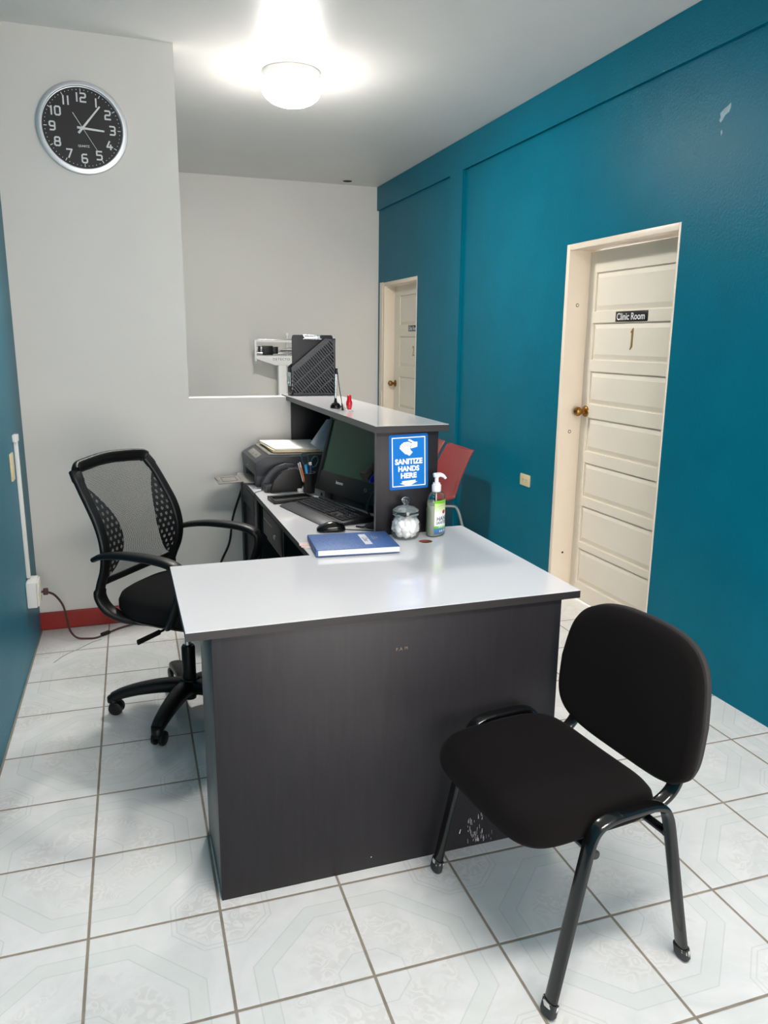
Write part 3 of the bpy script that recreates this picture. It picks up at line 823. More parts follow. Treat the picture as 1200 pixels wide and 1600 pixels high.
def cotton_bm(s):
    bm = nb(); bmesh.ops.create_icosphere(bm, subdivisions=3, radius=0.0175)
    for v in bm.verts:
        n_ = v.co.normalized()
        k = 1 + 0.07 * sin(7 * n_.x + s) + 0.06 * sin(9 * n_.y + 2 * s) + 0.05 * sin(11 * n_.z + 3 * s)
        v.co *= k * 0.93
    return bm
base_balls = [mk('cotton_ball', cotton_bm(s), M_cotton) for s in (0.3, 1.7, 3.1)]
spots = []
for lvl, (rr, n_, z) in enumerate(((0.0244, 6, 0.0228), (0.0, 1, 0.0248), (0.0355, 9, 0.0405), (0.016, 3, 0.046), (0.0333, 8, 0.0570), (0.0, 1, 0.060), (0.0185, 5, 0.0700))):
    for k in range(n_):
        a = 2 * pi * (k + 0.37 * lvl) / max(1, n_) + 0.3
        spots.append((rr * cos(a), rr * sin(a), z))
for i, (x, y, z) in enumerate(spots):
    o = base_balls[i] if i < 3 else base_balls[i % 3].copy()
    if i >= 3: C.objects.link(o)
    o.location = (JX + x, JY + y, ZT + z); o.rotation_euler = (random.random() * 6, random.random() * 6, random.random() * 6)
    tag(o, 'white cotton ball packed inside the round glass jar', 'cotton ball', 'cotton balls in the glass jar')

# ------------------------------------------------------------------ hand sanitizer bottle
BX, BY = 1.080, 2.555
bo = thing('sanitizer_bottle', 'clear pump bottle of hand sanitizer below the blue sign', 'bottle', (BX, BY, ZT), R(38))
A_, B_ = 0.0475, 0.029
def ell(bm, prof, n=48): lathe(bm, [(r, z) for r, z in prof], n, None, 0, A_, B_)
bm = nb()
ell(bm, [(0, 0.0005), (0.90, 0.0005), (0.985, 0.004), (1, 0.010), (0.985, 0.06), (0.965, 0.09), (0.99, 0.125), (0.985, 0.135), (0.93, 0.148), (0.78, 0.158), (0.55, 0.164), (0.34, 0.166)])
lathe(bm, [(0.0135, 0.164), (0.0135, 0.172), (0.0, 0.172)], 24)
mk('bottle_body', bm, M_pet, bo)
bm = nb(); ell(bm, [(0, 0.0025), (0.86, 0.0025), (0.945, 0.006), (0.955, 0.012), (0.94, 0.06), (0.92, 0.09), (0.94, 0.118), (0, 0.118)]); mk('gel', bm, M_gel, bo)
bm = nb()
lathe(bm, [(0, 0.166), (0.0165, 0.166), (0.0172, 0.168), (0.0172, 0.189), (0.0162, 0.191), (0.0135, 0.192), (0.0135, 0.1985), (0.0095, 0.1995), (0.0075, 0.200), (0.0068, 0.222), (0.0, 0.222)], 28)
mk('pump_collar', bm, M_pump, bo)
bm = nb()
dsp = Matrix.Rotation(R(-38), 4, 'Z')
pts = catmull([(-0.012, 0, 0.226), (0.004, 0, 0.2275), (0.016, 0.0, 0.2265), (0.028, 0, 0.221), (0.036, 0, 0.2125)], 5)
tube(bm, [dsp @ p for p in pts], 0.006, 12, cross=(0.0062, 0.0062), radii=[1.35 if i < 9 else 1.35 - 0.55 * (i - 8) / (len(pts) - 9) for i in range(len(pts))])
lathe(bm, [(0.0095, 0.218), (0.013, 0.224), (0.0125, 0.231), (0.006, 0.2335), (0, 0.234)], 24)
mk('pump_head', bm, M_pump, bo)
bm = nb(); tube(bm, [(0, 0, 0.012), (0, 0, 0.166)], 0.0024, 10); mk('dip_tube', bm, M_pump, bo)
def wrap(x, z, off=0.0006):
    # x = arc position on the front of the oval, front faces local -y
    a = -pi / 2 + x / 0.0345
    k = 0.985 - 0.02 * (1 - abs(z - 0.09) / 0.06) if abs(z - 0.09) < 0.06 else 0.985
    n_ = Vector((cos(a) / A_, sin(a) / B_, 0)).normalized()
    return Vector((A_ * k * cos(a), B_ * k * sin(a), z)) + n_ * (off + 0.0006)
bm = nb(); grid(bm, lambda u, v: wrap(-0.034 + 0.068 * u, 0.012 + 0.125 * v), 20, 24)
lb = mk('front_label', bm, M_label, bo)
lb['label'] = 'green, white and blue printed label'
def label_text(s, size, z, m, sx=0.85, x=0.0, bold=0.0003):
    bm = nb(); t_ = text_bm(s, size, 0.0, bold, sx=sx)
    bmesh.ops.triangulate(t_, faces=t_.faces)
    join_bm(bm, t_, fn=lambda c: wrap(c.x + x, z + c.y, 0.0012)); 
    mk('lettering', bm, m, lb, smooth=False)
label_text('HAND', 0.021, 0.068, M_navy_print); label_text('SANITIZER', 0.0145, 0.053, M_navy_print, 0.80, 0.0, 0.0002)
label_text('ALOE VERA', 0.0085, 0.0385, M_white_matte); label_text('8 FL OZ', 0.010, 0.021, M_white_matte)
bm = nb(); grid(bm, lambda u, v: wrap(0.004 + 0.007 * cos(2 * pi * u) * v, 0.092 + 0.0075 * sin(2 * pi * u) * v, 0.0012), 18, 2); mk('emblem', bm, M_red_print, lb)
bm = nb(); grid(bm, lambda u, v: wrap(-0.022 + 0.044 * u, 0.113 + 0.004 * v + 0.003 * sin(pi * u), 0.0012), 16, 2); mk('red_banner', bm, M_pink, lb)
bm = nb(); grid(bm, lambda u, v: wrap(0.0345 * pi - 0.026 + 0.052 * u, 0.012 + 0.095 * v), 16, 10); mk('back_label', bm, M_clear_lbl, bo)

# ------------------------------------------------------------------ ledger book and papers
bk = thing('ledger_book', 'thick mottled blue book lying on the desk corner', 'book', (0.735, 2.475, ZT + 0.0035), R(-5.2))
bw_, bh_, bt = 0.284, 0.215, 0.022
bm = nb(); box(bm, -bw_ / 2 + 0.004, bw_ / 2 - 0.001, -bh_ / 2 + 0.001, bh_ / 2 - 0.004, 0.0022, bt - 0.0022, 0.0006); mk('pages', bm, M_paper, bk)
bm = nb(); box(bm, -bw_ / 2, bw_ / 2, -bh_ / 2, bh_ / 2, bt - 0.0021, bt, 0.0008)
cv = mk('cover', bm, M_cover, bk)
bm = nb(); box(bm, -bw_ / 2, bw_ / 2, -bh_ / 2, bh_ / 2, 0.0, 0.0021, 0.0008); mk('cover', bm, M_cover, bk)
bm = nb(); tube(bm, [(-bw_ / 2, -bh_ / 2, bt / 2), (-bw_ / 2, bh_ / 2, bt / 2)], 0.01, 14, cross=(bt / 2, 0.003), ref=(0, 0, 1)); mk('spine', bm, M_cover, bk)
lx = 0.045
bm = nb(); box(bm, lx - 0.013, lx + 0.013, -0.062, 0.075, bt, bt + 0.0004); lab = mk('title_label', bm, M_env, cv, smooth=False)
bm = nb(); join_bm(bm, text_bm('Clinic', 0.026, 0.0001, 0.0, sx=1.0, shear=0.35), Matrix.Translation((lx, 0.005, bt + 0.0006)) @ Matrix.Rotation(-pi / 2, 4, 'Z')); mk('handwriting', bm, M_black_print, lab, smooth=False)
bm = nb()
for k, (x, l) in enumerate(((0.073, 0.05), (0.081, 0.036), (0.089, 0.024))):
    for j in range(int(l / 0.008)): box(bm, x, x + 0.004, 0.005 - l / 2 + j * 0.008 + 0.02, 0.005 - l / 2 + j * 0.008 + 0.0255, bt, bt + 0.0003)
mk('stamped_print', bm, M_tan_print, cv, smooth=False)
pp = thing('loose_papers', 'pinkish loose slips sticking out from under the blue book', 'paper', (0.640, 2.535, ZT), R(-6))
bm = nb()
for k, (x, y, a) in enumerate(((0, 0, 0), (0.008, -0.012, 5), (-0.004, 0.012, -4))):
    box(bm, -0.075, 0.075, -0.022, 0.022, 0.0003 + 0.001 * k, 0.0010 + 0.001 * k, M=Matrix.Translation((x, y, 0)) @ Matrix.Rotation(R(a), 4, 'Z'))
mk('slips', bm, M_pink, pp, smooth=False)

# ------------------------------------------------------------------ all-in-one computer
# local: x along the screen (viewer's right), -y out of the screen
mon_ang = R(-72.8)
mo = thing('desktop_computer', 'black all-in-one computer screen standing under the raised counter', 'computer', (0.8934, 3.132, ZT), mon_ang)
Tm = Matrix.Translation((0, 0.0, 0.040)) @ Matrix.Rotation(R(-15.8), 4, 'X')
MW, MHt = 0.49, 0.345
def mbox(bm, *a, bev=0.004): box(bm, *a, bev=bev, M=Tm)
bm = nb(); mbox(bm, -MW / 2, MW / 2, 0.004, 0.034, 0.0, MHt, bev=0.006)
mbox(bm, -MW / 2 + 0.06, MW / 2 - 0.06, 0.03, 0.06, 0.05, MHt - 0.08, bev=0.01)
mk('case', bm, M_black_pl, mo)
bm = nb()
bz = 0.022; ch_ = 0.089
for a in ((-MW / 2, -MW / 2 + bz, -0.006, 0.005, 0, MHt), (MW / 2 - bz, MW / 2, -0.006, 0.005, 0, MHt), (-MW / 2 + bz, MW / 2 - bz, -0.006, 0.005, MHt - bz, MHt), (-MW / 2 + bz, MW / 2 - bz, -0.006, 0.005, 0.0, ch_)):
    mbox(bm, *a, bev=0.0015)
bez = mk('bezel', bm, M_black_pl, mo)
bm = nb(); mbox(bm, -MW / 2 + bz - 0.001, MW / 2 - bz + 0.001, 0.0, 0.0045, ch_ - 0.001, MHt - bz + 0.001, bev=0); mk('screen', bm, M_screen, mo, smooth=False)
bm = nb(); join_bm(bm, text_bm('lenovo', 0.021, 0.0003, 0.0004, sx=1.0), Tm @ frame_axes((-0.055, -0.0064, 0.053), (1, 0, 0), (0, 0, 1))); mk('lettering', bm, M_white_matte, bez, smooth=False)
bm = nb(); lathe(bm, [(0.0065, 0.0005), (0.0072, 0.0016), (0.0078, 0.0016), (0.0084, 0)], 20, Tm @ Matrix.Translation((0.145, -0.006, 0.053)) @ Matrix.Rotation(pi / 2, 4, 'X')); mk('power_button', bm, M_lockmetal, bez)
bm = nb()
for s in (-1, 1): box(bm, s * 0.16 - 0.02, s * 0.16 + 0.02, 0.012, 0.11, 0.0, 0.046, 0.004)
box(bm, -0.2, 0.2, 0.020, 0.034, 0.0, 0.052, 0.004)
for s in (-1, 1): tube(bm, catmull([(s * 0.1, 0.09, 0.15), (s * 0.1, 0.105, 0.10), (s * 0.1, 0.11, 0.01)], 6), 0.01, 10)
box(bm, -0.11, 0.11, 0.095, 0.120, 0, 0.012, 0.003)
mk('stand', bm, M_black_pl, mo)

# ------------------------------------------------------------------ keyboard, tray, mouse
kb = thing('keyboard', 'black wired keyboard with grey wrist rest in front of the computer', 'keyboard', (0.752, 3.005, ZT), R(-78))
# local: x along the keyboard (viewer's right), y away from the user
KW = 0.455
bm = nb()
prism(bm, [(-0.015, 0.003), (0.128, 0.003), (0.128, 0.023), (0.118, 0.024), (-0.015, 0.014)], KW, frame_axes((-KW / 2, 0, 0), (0, 1, 0), (0, 0, 1)), 0.002)
mk('body', bm, M_black_pl, kb)
bm = nb()
prism(bm, [(-0.085, 0.001), (-0.015, 0.003), (-0.0152, 0.013), (-0.03, 0.0145), (-0.072, 0.010), (-0.086, 0.004)], KW - 0.004, frame_axes((-KW / 2 + 0.002, 0, 0), (0, 1, 0), (0, 0, 1)), 0.0015)
mk('wrist_rest', bm, M_dgrey_pl, kb)
bm = nb()
slope = atan2(0.013, 0.165)
for r_ in range(6):
    y = -0.006 + r_ * 0.0196 + (0.004 if r_ == 5 else 0)
    x = -KW / 2 + 0.010
    widths = [1.0] * 15
    if r_ == 0: widths = [1.3, 1.1, 1.3, 5.8, 1.3, 1.1, 1.1, 1.3]
    if r_ == 1: widths = [2.2] + [1] * 10 + [2.4]
    if r_ == 2: widths = [1.7] + [1] * 11 + [2.0]
    if r_ == 3: widths = [1.5] + [1] * 12 + [1.3]
    if r_ == 4: widths = [1] * 13 + [1.8]
    k0 = 0.0183
    tot = sum(widths[:]) * k0
    sc = 0.272 / tot
    for wd in widths:
        w_ = wd * k0 * sc
        z = 0.0135 + 0.0098 * (y + 0.015) / 0.133
        box(bm, x + 0.0012, x + w_ - 0.0012, y + 0.0012, y + 0.0172, z, z + 0.0068, 0.0016, 1); x += w_
    for blk, n_ in ((0.288, 3), (0.354, 4)):
        if blk == 0.288 and r_ in (1,):
            xs = [1]
        elif blk == 0.288 and r_ == 2: xs = []
        else: xs = range(n_)
        if blk == 0.354 and r_ == 5: xs = []
        for q_ in xs:
            x_ = -KW / 2 + 0.010 + blk - 0.008 + q_ * 0.0195
            z = 0.0135 + 0.0098 * (y + 0.015) / 0.133
            box(bm, x_, x_ + 0.0168, y + 0.0012, y + 0.0172, z, z + 0.0068, 0.0016, 1)
mk('keys', bm, mat('key plastic', (46, 47, 52), 0.26), kb)

tr = thing('black_tray', 'flat black tray lying at the printer end of the keyboard', 'tray', (0.697, 3.318, ZT), R(6))
bm = nb(); box(bm, -0.095, 0.095, -0.055, 0.055, 0.0, 0.006, 0.002)
for a in ((-0.095, 0.095, -0.055, -0.047), (-0.095, 0.095, 0.047, 0.055), (-0.095, -0.086, -0.0468, 0.0468), (0.086, 0.095, -0.0468, 0.0468)): box(bm, *a, 0.004, 0.019, 0.0025)
mk('tray_body', bm, M_black_pl, tr)

ms = thing('computer_mouse', 'glossy black mouse behind the blue book', 'mouse', (0.722, 2.720, ZT), R(-9))
bm = nb()
out = [(0.055 * (abs(cos(a)) ** 0.8) * (1 if cos(a) > 0 else -1), 0.031 * (abs(sin(a)) ** 0.8) * (1 if sin(a) > 0 else -1)) for a in [2 * pi * k / 36 for k in range(36)]]
def wm(p):
    h = p.z
    if h > 0.012: h = 0.012 + (h - 0.012) * (1.0 - 0.35 * ((p.x - 0.012) / 0.055) ** 2)
    return Vector((p.x, p.y, h))
pad(bm, out, [(0.004, 0.0005), (0.0, 0.004), (0.0, 0.012), (0.003, 0.020), (0.009, 0.027), (0.015, 0.031)], wm, dome=0.006)
mk('mouse_shell', bm, M_black_gl, ms)
bm = nb(); tube(bm, [(0.030, -0.006, 0.0285), (0.030, 0.006, 0.0285)], 0.006, 12); mk('scroll_wheel', bm, M_dgrey_pl, ms)
bm = nb(); tube(bm, catmull([(0.052, 0.0, 0.006), (0.075, 0.0, 0.003), (0.11, -0.008, 0.0028), (0.145, -0.020, 0.0028), (0.175, -0.037, 0.0028)], 8), 0.0019, 8); mk('cable', bm, M_cord_black, ms)

# scanner on a stand by the end panel
M_scan = mat('matt black scanner plastic', (9, 9, 10), 0.5, spec=0.3)
sc = thing('barcode_scanner', 'black scanner head with blue window on a stand beside the screen', 'scanner', (0.907, 2.738, ZT), R(10))
bm = nb(); lathe(bm, [(0, 0.012), (0.03, 0.012), (0.042, 0.007), (0.045, 0.0005), (0, 0.0005)], 28); mk('stand_base', bm, M_black_pl, sc)
bm = nb(); tube(bm, catmull([(0.005, 0, 0.008), (0.012, 0, 0.06), (0.008, 0, 0.12), (0.004, 0, 0.175)], 8), 0.008, 12, radii=None); mk('neck', bm, M_black_pl, sc)
bm = nb(); tube(bm, catmull([(0.055, 0, 0.262), (0.03, 0, 0.252), (0.0, 0, 0.232), (-0.03, 0, 0.21), (-0.052, 0, 0.198)], 6), 0.024, 16, cross=(0.030, 0.021), ref=(0, 1, 0), radii=None, pw=2.6); mk('scanner_head', bm, M_scan, sc)
bm = nb(); 
Mw = Matrix.Translation((-0.018, -0.0305, 0.204)) @ Matrix.Rotation(R(-34), 4, 'Y')
lathe(bm, [(0, 0.004), (0.9, 0.003), (1, 0)], 28, Mw @ Matrix.Rotation(pi / 2, 4, 'X') @ Matrix.Diagonal((0.034, 0.014, 1, 1))); mk('blue_window', bm, M_blue_win, sc)

# tangle of cables behind the keyboard
cbs = [
 ('cable_tangle', 'black cable looping up beside the screen and end panel', [(0.945, 2.806, 0.789), (0.915, 2.812, 0.80), (0.900, 2.82, 0.84), (0.925, 2.83, 0.90), (0.975, 2.82, 0.93)], 0.003),
 ('cable_tangle', 'thin black cable running along the desk behind the keyboard', [(0.848, 3.345, 0.789), (0.838, 3.325, 0.81), (0.832, 3.30, 0.795), (0.846, 3.25, 0.7885), (0.858, 3.20, 0.7885), (0.872, 3.15, 0.7885)], 0.0024),
 ('cable_tangle', 'stiff black cable end lying near the mouse lead', [(0.832, 2.755, 0.7885), (0.846, 2.735, 0.7890), (0.852, 2.712, 0.795), (0.862, 2.680, 0.81), (0.876, 2.650, 0.83)], 0.0035),
]
for n_, lb_, pts, r_ in cbs:
    bm = nb(); tube(bm, catmull(pts, 8), r_, 8); tag(mk(n_, bm, M_cord_black), lb_, 'cable')

# ------------------------------------------------------------------ pen cup and contents
PX, PY = 0.815, 3.470
pc = thing('pen_cup', 'black pen cup between the computer and the desktop machine', 'cup', (PX, PY, ZT))
bm = nb(); lathe(bm, [(0, 0.0005), (0.026, 0.0005), (0.0275, 0.003), (0.0295, 0.095), (0.0302, 0.0965), (0.0285, 0.0965), (0.0265, 0.004), (0, 0.004)], 32); mk('cup_body', bm, M_black_pl, pc)
bm = nb()
tube(bm, [(0.0297 * cos(2 * pi * k / 32), 0.0297 * sin(2 * pi * k / 32), 0.0965) for k in range(32)], 0.0012, 6, closed=True); mk('rim', bm, M_grey_pl, pc)
def stick(name, label, cat, dx, dy, lean_x, lean_y, L, r_, m, tip=None, group=None):
    t_ = thing(name, label, cat, (PX + dx, PY + dy, ZT + 0.006))
    a = Vector((0, 0, 0)); b = Vector((lean_x, lean_y, L))
    bm = nb(); tube(bm, [a, a.lerp(b, 0.97), b], r_, 12, radii=[1, 1, 0.7]); mk('barrel', bm, m, t_)
    if tip:
        c = b + (b - a).normalized() * tip[1]
        bm = nb(); tube(bm, [b, c], r_ * tip[2], 10); mk('cap', bm, tip[0], t_)
    return t_
stick('pen', 'orange pen with white end leaning left in the pen cup', 'pen', -0.010, -0.008, -0.030, -0.006, 0.118, 0.0042, M_orange, (M_pink, 0.026, 0.9))
stick('marker', 'cyan blue marker standing in the pen cup', 'marker', 0.000, -0.014, -0.020, -0.004, 0.130, 0.0068, M_blue_cyan)
stick('marker', 'navy marker with pale label standing in the pen cup', 'marker', 0.010, -0.008, -0.006, -0.004, 0.128, 0.0075, M_navy, (M_env, 0.012, 1.02))
stick('pen', 'slim white pen at the left of the pen cup', 'pen', -0.014, 0.004, -0.034, 0.01, 0.135, 0.003, M_white)
st_ = thing('scissors', 'scissors with dark teal handles upright in the pen cup', 'scissors', (PX + 0.004, PY + 0.006, ZT + 0.008))
bm = nb(); tube(bm, [(0, 0, 0), (0.004, 0, 0.105)], 0.006, 8, cross=(0.006, 0.0012), ref=(1, 0, 0)); tube(bm, [(0.002, 0.003, 0.0), (-0.004, 0.003, 0.105)], 0.006, 8, cross=(0.006, 0.0012), ref=(1, 0, 0)); mk('blade', bm, M_chrome, st_)
for cx, cz, rx, rz, tl in ((-0.020, 0.152, 0.0155, 0.030, 10), (0.026, 0.138, 0.016, 0.026, -20)):
    bm = nb()
    lp = [(cx + rx * cos(a) * cos(R(tl)) - rz * sin(a) * sin(R(tl)), 0.0, cz + rx * cos(a) * sin(R(tl)) + rz * sin(a) * cos(R(tl))) for a in [2 * pi * k / 28 for k in range(28)]]
    tube(bm, lp, 0.004, 10, closed=True); tube(bm, [(0, 0, 0.095), (cx * 0.6, 0, cz - rz * 0.9)], 0.005, 10)
    mk('handle', bm, M_teal_dark, st_)
ws = thing('white_block', 'small white block lying beside the black pen cup', 'eraser', (0.780, 3.505, ZT), R(12))
bm = nb(); box(bm, -0.014, 0.014, -0.01, 0.01, 0, 0.016, 0.003); mk('block', bm, M_white, ws)

# ------------------------------------------------------------------ arched desktop machine
am = thing('desktop_machine', 'black arched desktop machine standing in front of the printer', 'office machine', (0.712, 3.555, ZT), R(1.5))
# local x to the right, y away from the camera
arch = [(-0.074, 0.0), (0.078, 0.0), (0.081, 0.082), (0.072, 0.098), (0.048, 0.111), (0.020, 0.112), (-0.012, 0.103), (-0.038, 0.085), (-0.058, 0.060), (-0.070, 0.030)]
bm = nb(); prism(bm, arch, 0.016, frame_axes((0, -0.035, 0.0005), (1, 0, 0), (0, 0, 1)), 0.004, seg=3); mk('side_cheek', bm, M_black_pl, am)
arch2 = [(-0.100, 0.0), (0.078, 0.0), (0.082, 0.096), (0.060, 0.118), (0.020, 0.124), (-0.022, 0.114), (-0.056, 0.093), (-0.082, 0.064), (-0.098, 0.033)]
bm = nb(); prism(bm, arch2, 0.014, frame_axes((0, 0.052, 0.0005), (1, 0, 0), (0, 0, 1)), 0.004, seg=3); mk('side_cheek', bm, M_dgrey_pl, am)
bm = nb(); box(bm, -0.092, 0.076, -0.0345, 0.0375, 0.001, 0.034, 0.004); box(bm, 0.020, 0.078, -0.0345, 0.0375, 0.034, 0.106, 0.006)
prism(bm, [(-0.005, 0.034), (0.022, 0.034), (0.022, 0.100)], 0.072, frame_axes((0, 0.0375, 0), (1, 0, 0), (0, 0, 1)), 0.0)
mk('body', bm, M_black_pl, am)
bm = nb(); prism(bm, [(-0.098, 0.001), (-0.090, 0.001), (-0.086, 0.034), (-0.094, 0.030)], 0.070, frame_axes((0, 0.036, 0), (1, 0, 0), (0, 0, 1)), 0.001); mk('front_lip', bm, M_dgrey_pl, am)
bm = nb(); tube(bm, catmull([(-0.085, 0.0, 0.006), (-0.110, -0.005, 0.006), (-0.134, -0.020, 0.005), (-0.150, -0.050, 0.004), (-0.157, -0.06, -0.025), (-0.158, -0.062, -0.075), (-0.153, -0.05, -0.105)], 8), 0.0016, 8); mk('cable', bm, M_cord_black, am)

# ------------------------------------------------------------------ printer
pr = thing('printer', 'dark grey inkjet printer at the far end of the desk', 'printer', (0.60, 3.88, ZT))
# local: x right (into the bench), y away; front faces -x
px_ = lambda pts: pts
side = [(0.0, 0.0), (0.345, 0.0), (0.345, 0.142), (0.055, 0.150), (0.0, 0.118), (-0.006, 0.105)]
bm = nb()
# upper body over the paper slot, then the two feet beside it
up = [(0.0, 0.050), (0.345, 0.050), (0.345, 0.142), (0.055, 0.150), (-0.002, 0.118), (-0.006, 0.105)]
prism(bm, up, 0.42, frame_axes((0, 0.21, 0.002), (1, 0, 0), (0, 0, 1)), 0.004, seg=2)
for y0, y1 in ((-0.21, -0.155), (0.12, 0.21)): box(bm, 0.0, 0.345, y0, y1, 0.0005, 0.054, 0.003)
box(bm, 0.08, 0.345, -0.156, 0.121, 0.0005, 0.054, 0.002)
mk('body', bm, M_dgrey_pl, pr)
bm = nb(); prism(bm, [(0.062, 0.1515), (0.340, 0.1445), (0.340, 0.151), (0.064, 0.158)], 0.40, frame_axes((0, 0.20, 0.002), (1, 0, 0), (0, 0, 1)), 0.002); mk('scanner_lid', bm, M_grey_pl, pr)
bm = nb()
Mp = frame_axes((0.006, 0, 0.1245), (0, -1, 0), (0.055, 0, 0.032))
prism(bm, [(-0.13, 0.010), (0.12, 0.010), (0.12, 0.045), (-0.13, 0.045)], 0.0012, Mp, 0.0004); mk('control_panel', bm, M_grey_pl, pr)
for x, y, r_ in ((-0.02, 0.026, 0.011), (0.04, 0.026, 0.006), (0.07, 0.026, 0.006)):
    bm = nb(); lathe(bm, [(0, 0.003), (r_ * 0.8, 0.003), (r_, 0.001)], 18, Mp @ Matrix.Translation((x, y, 0))); mk('button', bm, M_grey_pl, pr)
bm = nb(); MF = frame_axes((-0.0045, 0.02, 0.088), (0, -1, 0), (0.006, 0, 0.055))
lathe(bm, [(0, 0.0008), (0.0145, 0.0008), (0.0155, 0)], 24, MF); lg = mk('badge', bm, M_env, pr)
bm = nb(); join_bm(bm, text_bm('hp', 0.020, 0.0003, 0.0003, shear=0.2), MF @ Matrix.Translation((0, 0.001, 0.0011))); mk('lettering', bm, M_dgrey_pl, lg, smooth=False)
bm = nb(); box(bm, 0.081, 0.083, -0.155, 0.12, 0.006, 0.052); mk('paper_slot', bm, M_black_gl, pr, smooth=False)
bm = nb(); box(bm, -0.052, 0.082, -0.150, 0.115, 0.010, 0.016, 0.002); ty = mk('output_tray', bm, M_grey_pl, pr)
bm = nb(); Tt = Matrix.Translation((-0.052, -0.018, 0.013)) @ Matrix.Rotation(R(-3), 4, 'Y')
box(bm, -0.118, 0.0, -0.095, 0.095, -0.002, 0.002, 0.001, M=Tt)
mk('tray_extension', bm, M_grey_pl, ty)
bm = nb()
for a in ((-0.088, -0.020, -0.058, -0.055), (-0.088, -0.020, 0.055, 0.058), (-0.091, -0.088, -0.058, 0.058), (-0.020, -0.017, -0.058, 0.058)): box(bm, *a, 0.002, 0.003, M=Tt)
prism(bm, [(-0.117, 0.02), (-0.117, 0.09), (-0.108, -0.04)], 0.0012, Tt @ Matrix.Translation((0, 0, 0.002)))
mk('tray_groove', bm, M_black_pl, ty, smooth=False)

# folders and papers on the printer lid
fs_ = [('paper_folder', 'lowest tan folder in the papers on the printer', M_manila, 0.0, 0.0, 0, 0.004, 0.29, 0.36),
       ('paper_folder', 'cream folder in the middle of the papers on the printer', M_manila, -0.006, 0.004, 2, 0.006, 0.285, 0.355),
       ('paper_stack', 'white sheets on top of the folders on the printer', M_paper, -0.004, 0.006, 3, 0.007, 0.28, 0.35)]
zf = ZT + 0.1605
for n_, lb_, m, dx, dy, a, h, w_, l_ in fs_:
    bm = nb(); T_ = Matrix.Rotation(R(a), 4, 'Z') @ Matrix.Rotation(R(1.4), 4, 'Y')
    box(bm, -w_ / 2, w_ / 2, -l_ / 2, l_ / 2, 0.0, h, 0.0006, M=T_)
    if m is M_manila: box(bm, -w_ / 2 - 0.004, -w_ / 2 + 0.01, -l_ / 2 + 0.03, -l_ / 2 + 0.13, h - 0.0012, h, M=T_)
    o = mk(n_, bm, m, loc=(0.835 + dx, 3.875 + dy, zf)); tag(o, lb_, 'paper')
    zf += h + 0.0004
# pale sheet leaning behind the screen
ev = thing('leaning_sheet', 'pale grey card standing in the dark space behind the computer', 'paper', (0.96, 3.645, ZT + 0.001))
bm = nb(); prism(bm, [(0.0, 0.0), (0.10, 0.0), (0.10, 0.325), (-0.012, 0.325), (-0.095, 0.21), (-0.03, 0.165)], 0.0012, frame_axes((0, 0, 0), (1, 0, 0), (0, 0, 1))); mk('sheet', bm, M_env, ev, smooth=False)

# ------------------------------------------------------------------ things on the raised counter
og = thing('file_holder', 'black slotted magazine file at the far end of the counter', 'file holder', (1.0, 4.15, ZS))
ox0, ox1, oy0, oy1 = -0.126, 0.120, -0.046, 0.050
prof_ = [(ox0, 0.0), (ox1, 0.0), (ox1, 0.305), (0.066, 0.305), (ox0 + 0.004, 0.150), (ox0, 0.142)]
def side_plate(y, flip):
    """plate with real slots: strips between two outlines"""
    bm = nb(); T_ = frame_axes((0, y, 0.0005), (1, 0, 0), (0, 0, 1))
    # border
    tube(bm, [T_ @ Vector((x, z, 0)) for x, z in [(ox0 + 0.008, 0.008), (ox1 - 0.008, 0.008), (ox1 - 0.008, 0.297), (0.068, 0.297), (ox0 + 0.008, 0.146)]], 0.008, 8, closed=True, cross=(0.009, 0.0014), ref=(0, 0, 1))
    # diagonal bars along the cut, and short ribs across, clipped to the plate outline
    d = Vector((0.186, 0.155)).normalized(); n_ = Vector((d.y, -d.x))
    p0 = Vector((ox0 + 0.012, 0.142))
    def inside(p): return ox0 + 0.006 < p.x < ox1 - 0.006 and 0.006 < p.y < 0.299 and (p - p0).dot(n_) > -0.002
    def seg(a, b, wd):
        K = 40; run = []
        for k in range(K + 1):
            p = a.lerp(b, k / K)
            if inside(p): run.append(p)
        if len(run) > 1: tube(bm, [T_ @ Vector((*run[0], 0)), T_ @ Vector((*run[-1], 0))], wd, 6, cross=(0.0013, wd), ref=tuple(T_.to_3x3() @ Vector((0, 0, 1))))
    for off, wd in ((0.006, 0.012), (0.066, 0.0035), (0.122, 0.0035), (0.176, 0.0035)):
        seg(p0 + n_ * off - d * 0.3, p0 + n_ * off + d * 0.4, wd)
    for k in range(-14, 26):
        a = p0 + d * (k * 0.0135)
        seg(a, a + n_ * 0.30 + d * 0.0, 0.0034)
    return bm
M_file = mat('slotted file plastic', (70, 71, 75), 0.45)
mk('slotted_side', side_plate(oy0, 0), M_file, og); mk('slotted_side', side_plate(oy1, 1), M_file, og)
bm = nb()
box(bm, ox0, ox0 + 0.003, oy0, oy1, 0.0, 0.146, 0.0008); box(bm, ox1 - 0.003, ox1, oy0, oy1, 0.0, 0.305, 0.0008); box(bm, ox0 + 0.003, ox1 - 0.003, oy0, oy1, 0, 0.003)
mk('file_body', bm, M_black_pl, og)
bm = nb(); box(bm, ox0 - 0.004, ox0, oy0 + 0.014, oy1 - 0.014, 0.052, 0.124, 0.001); box(bm, ox0 - 0.006, ox0 - 0.004, oy0 + 0.018, oy1 - 0.018, 0.10, 0.106)
mk('label_holder', bm, M_clear_lbl, og)
cl = thing('clipboard', 'dark grey clipboard with metal clip standing in the file holder', 'clipboard', (1.0015, 4.142, ZS + 0.0045))
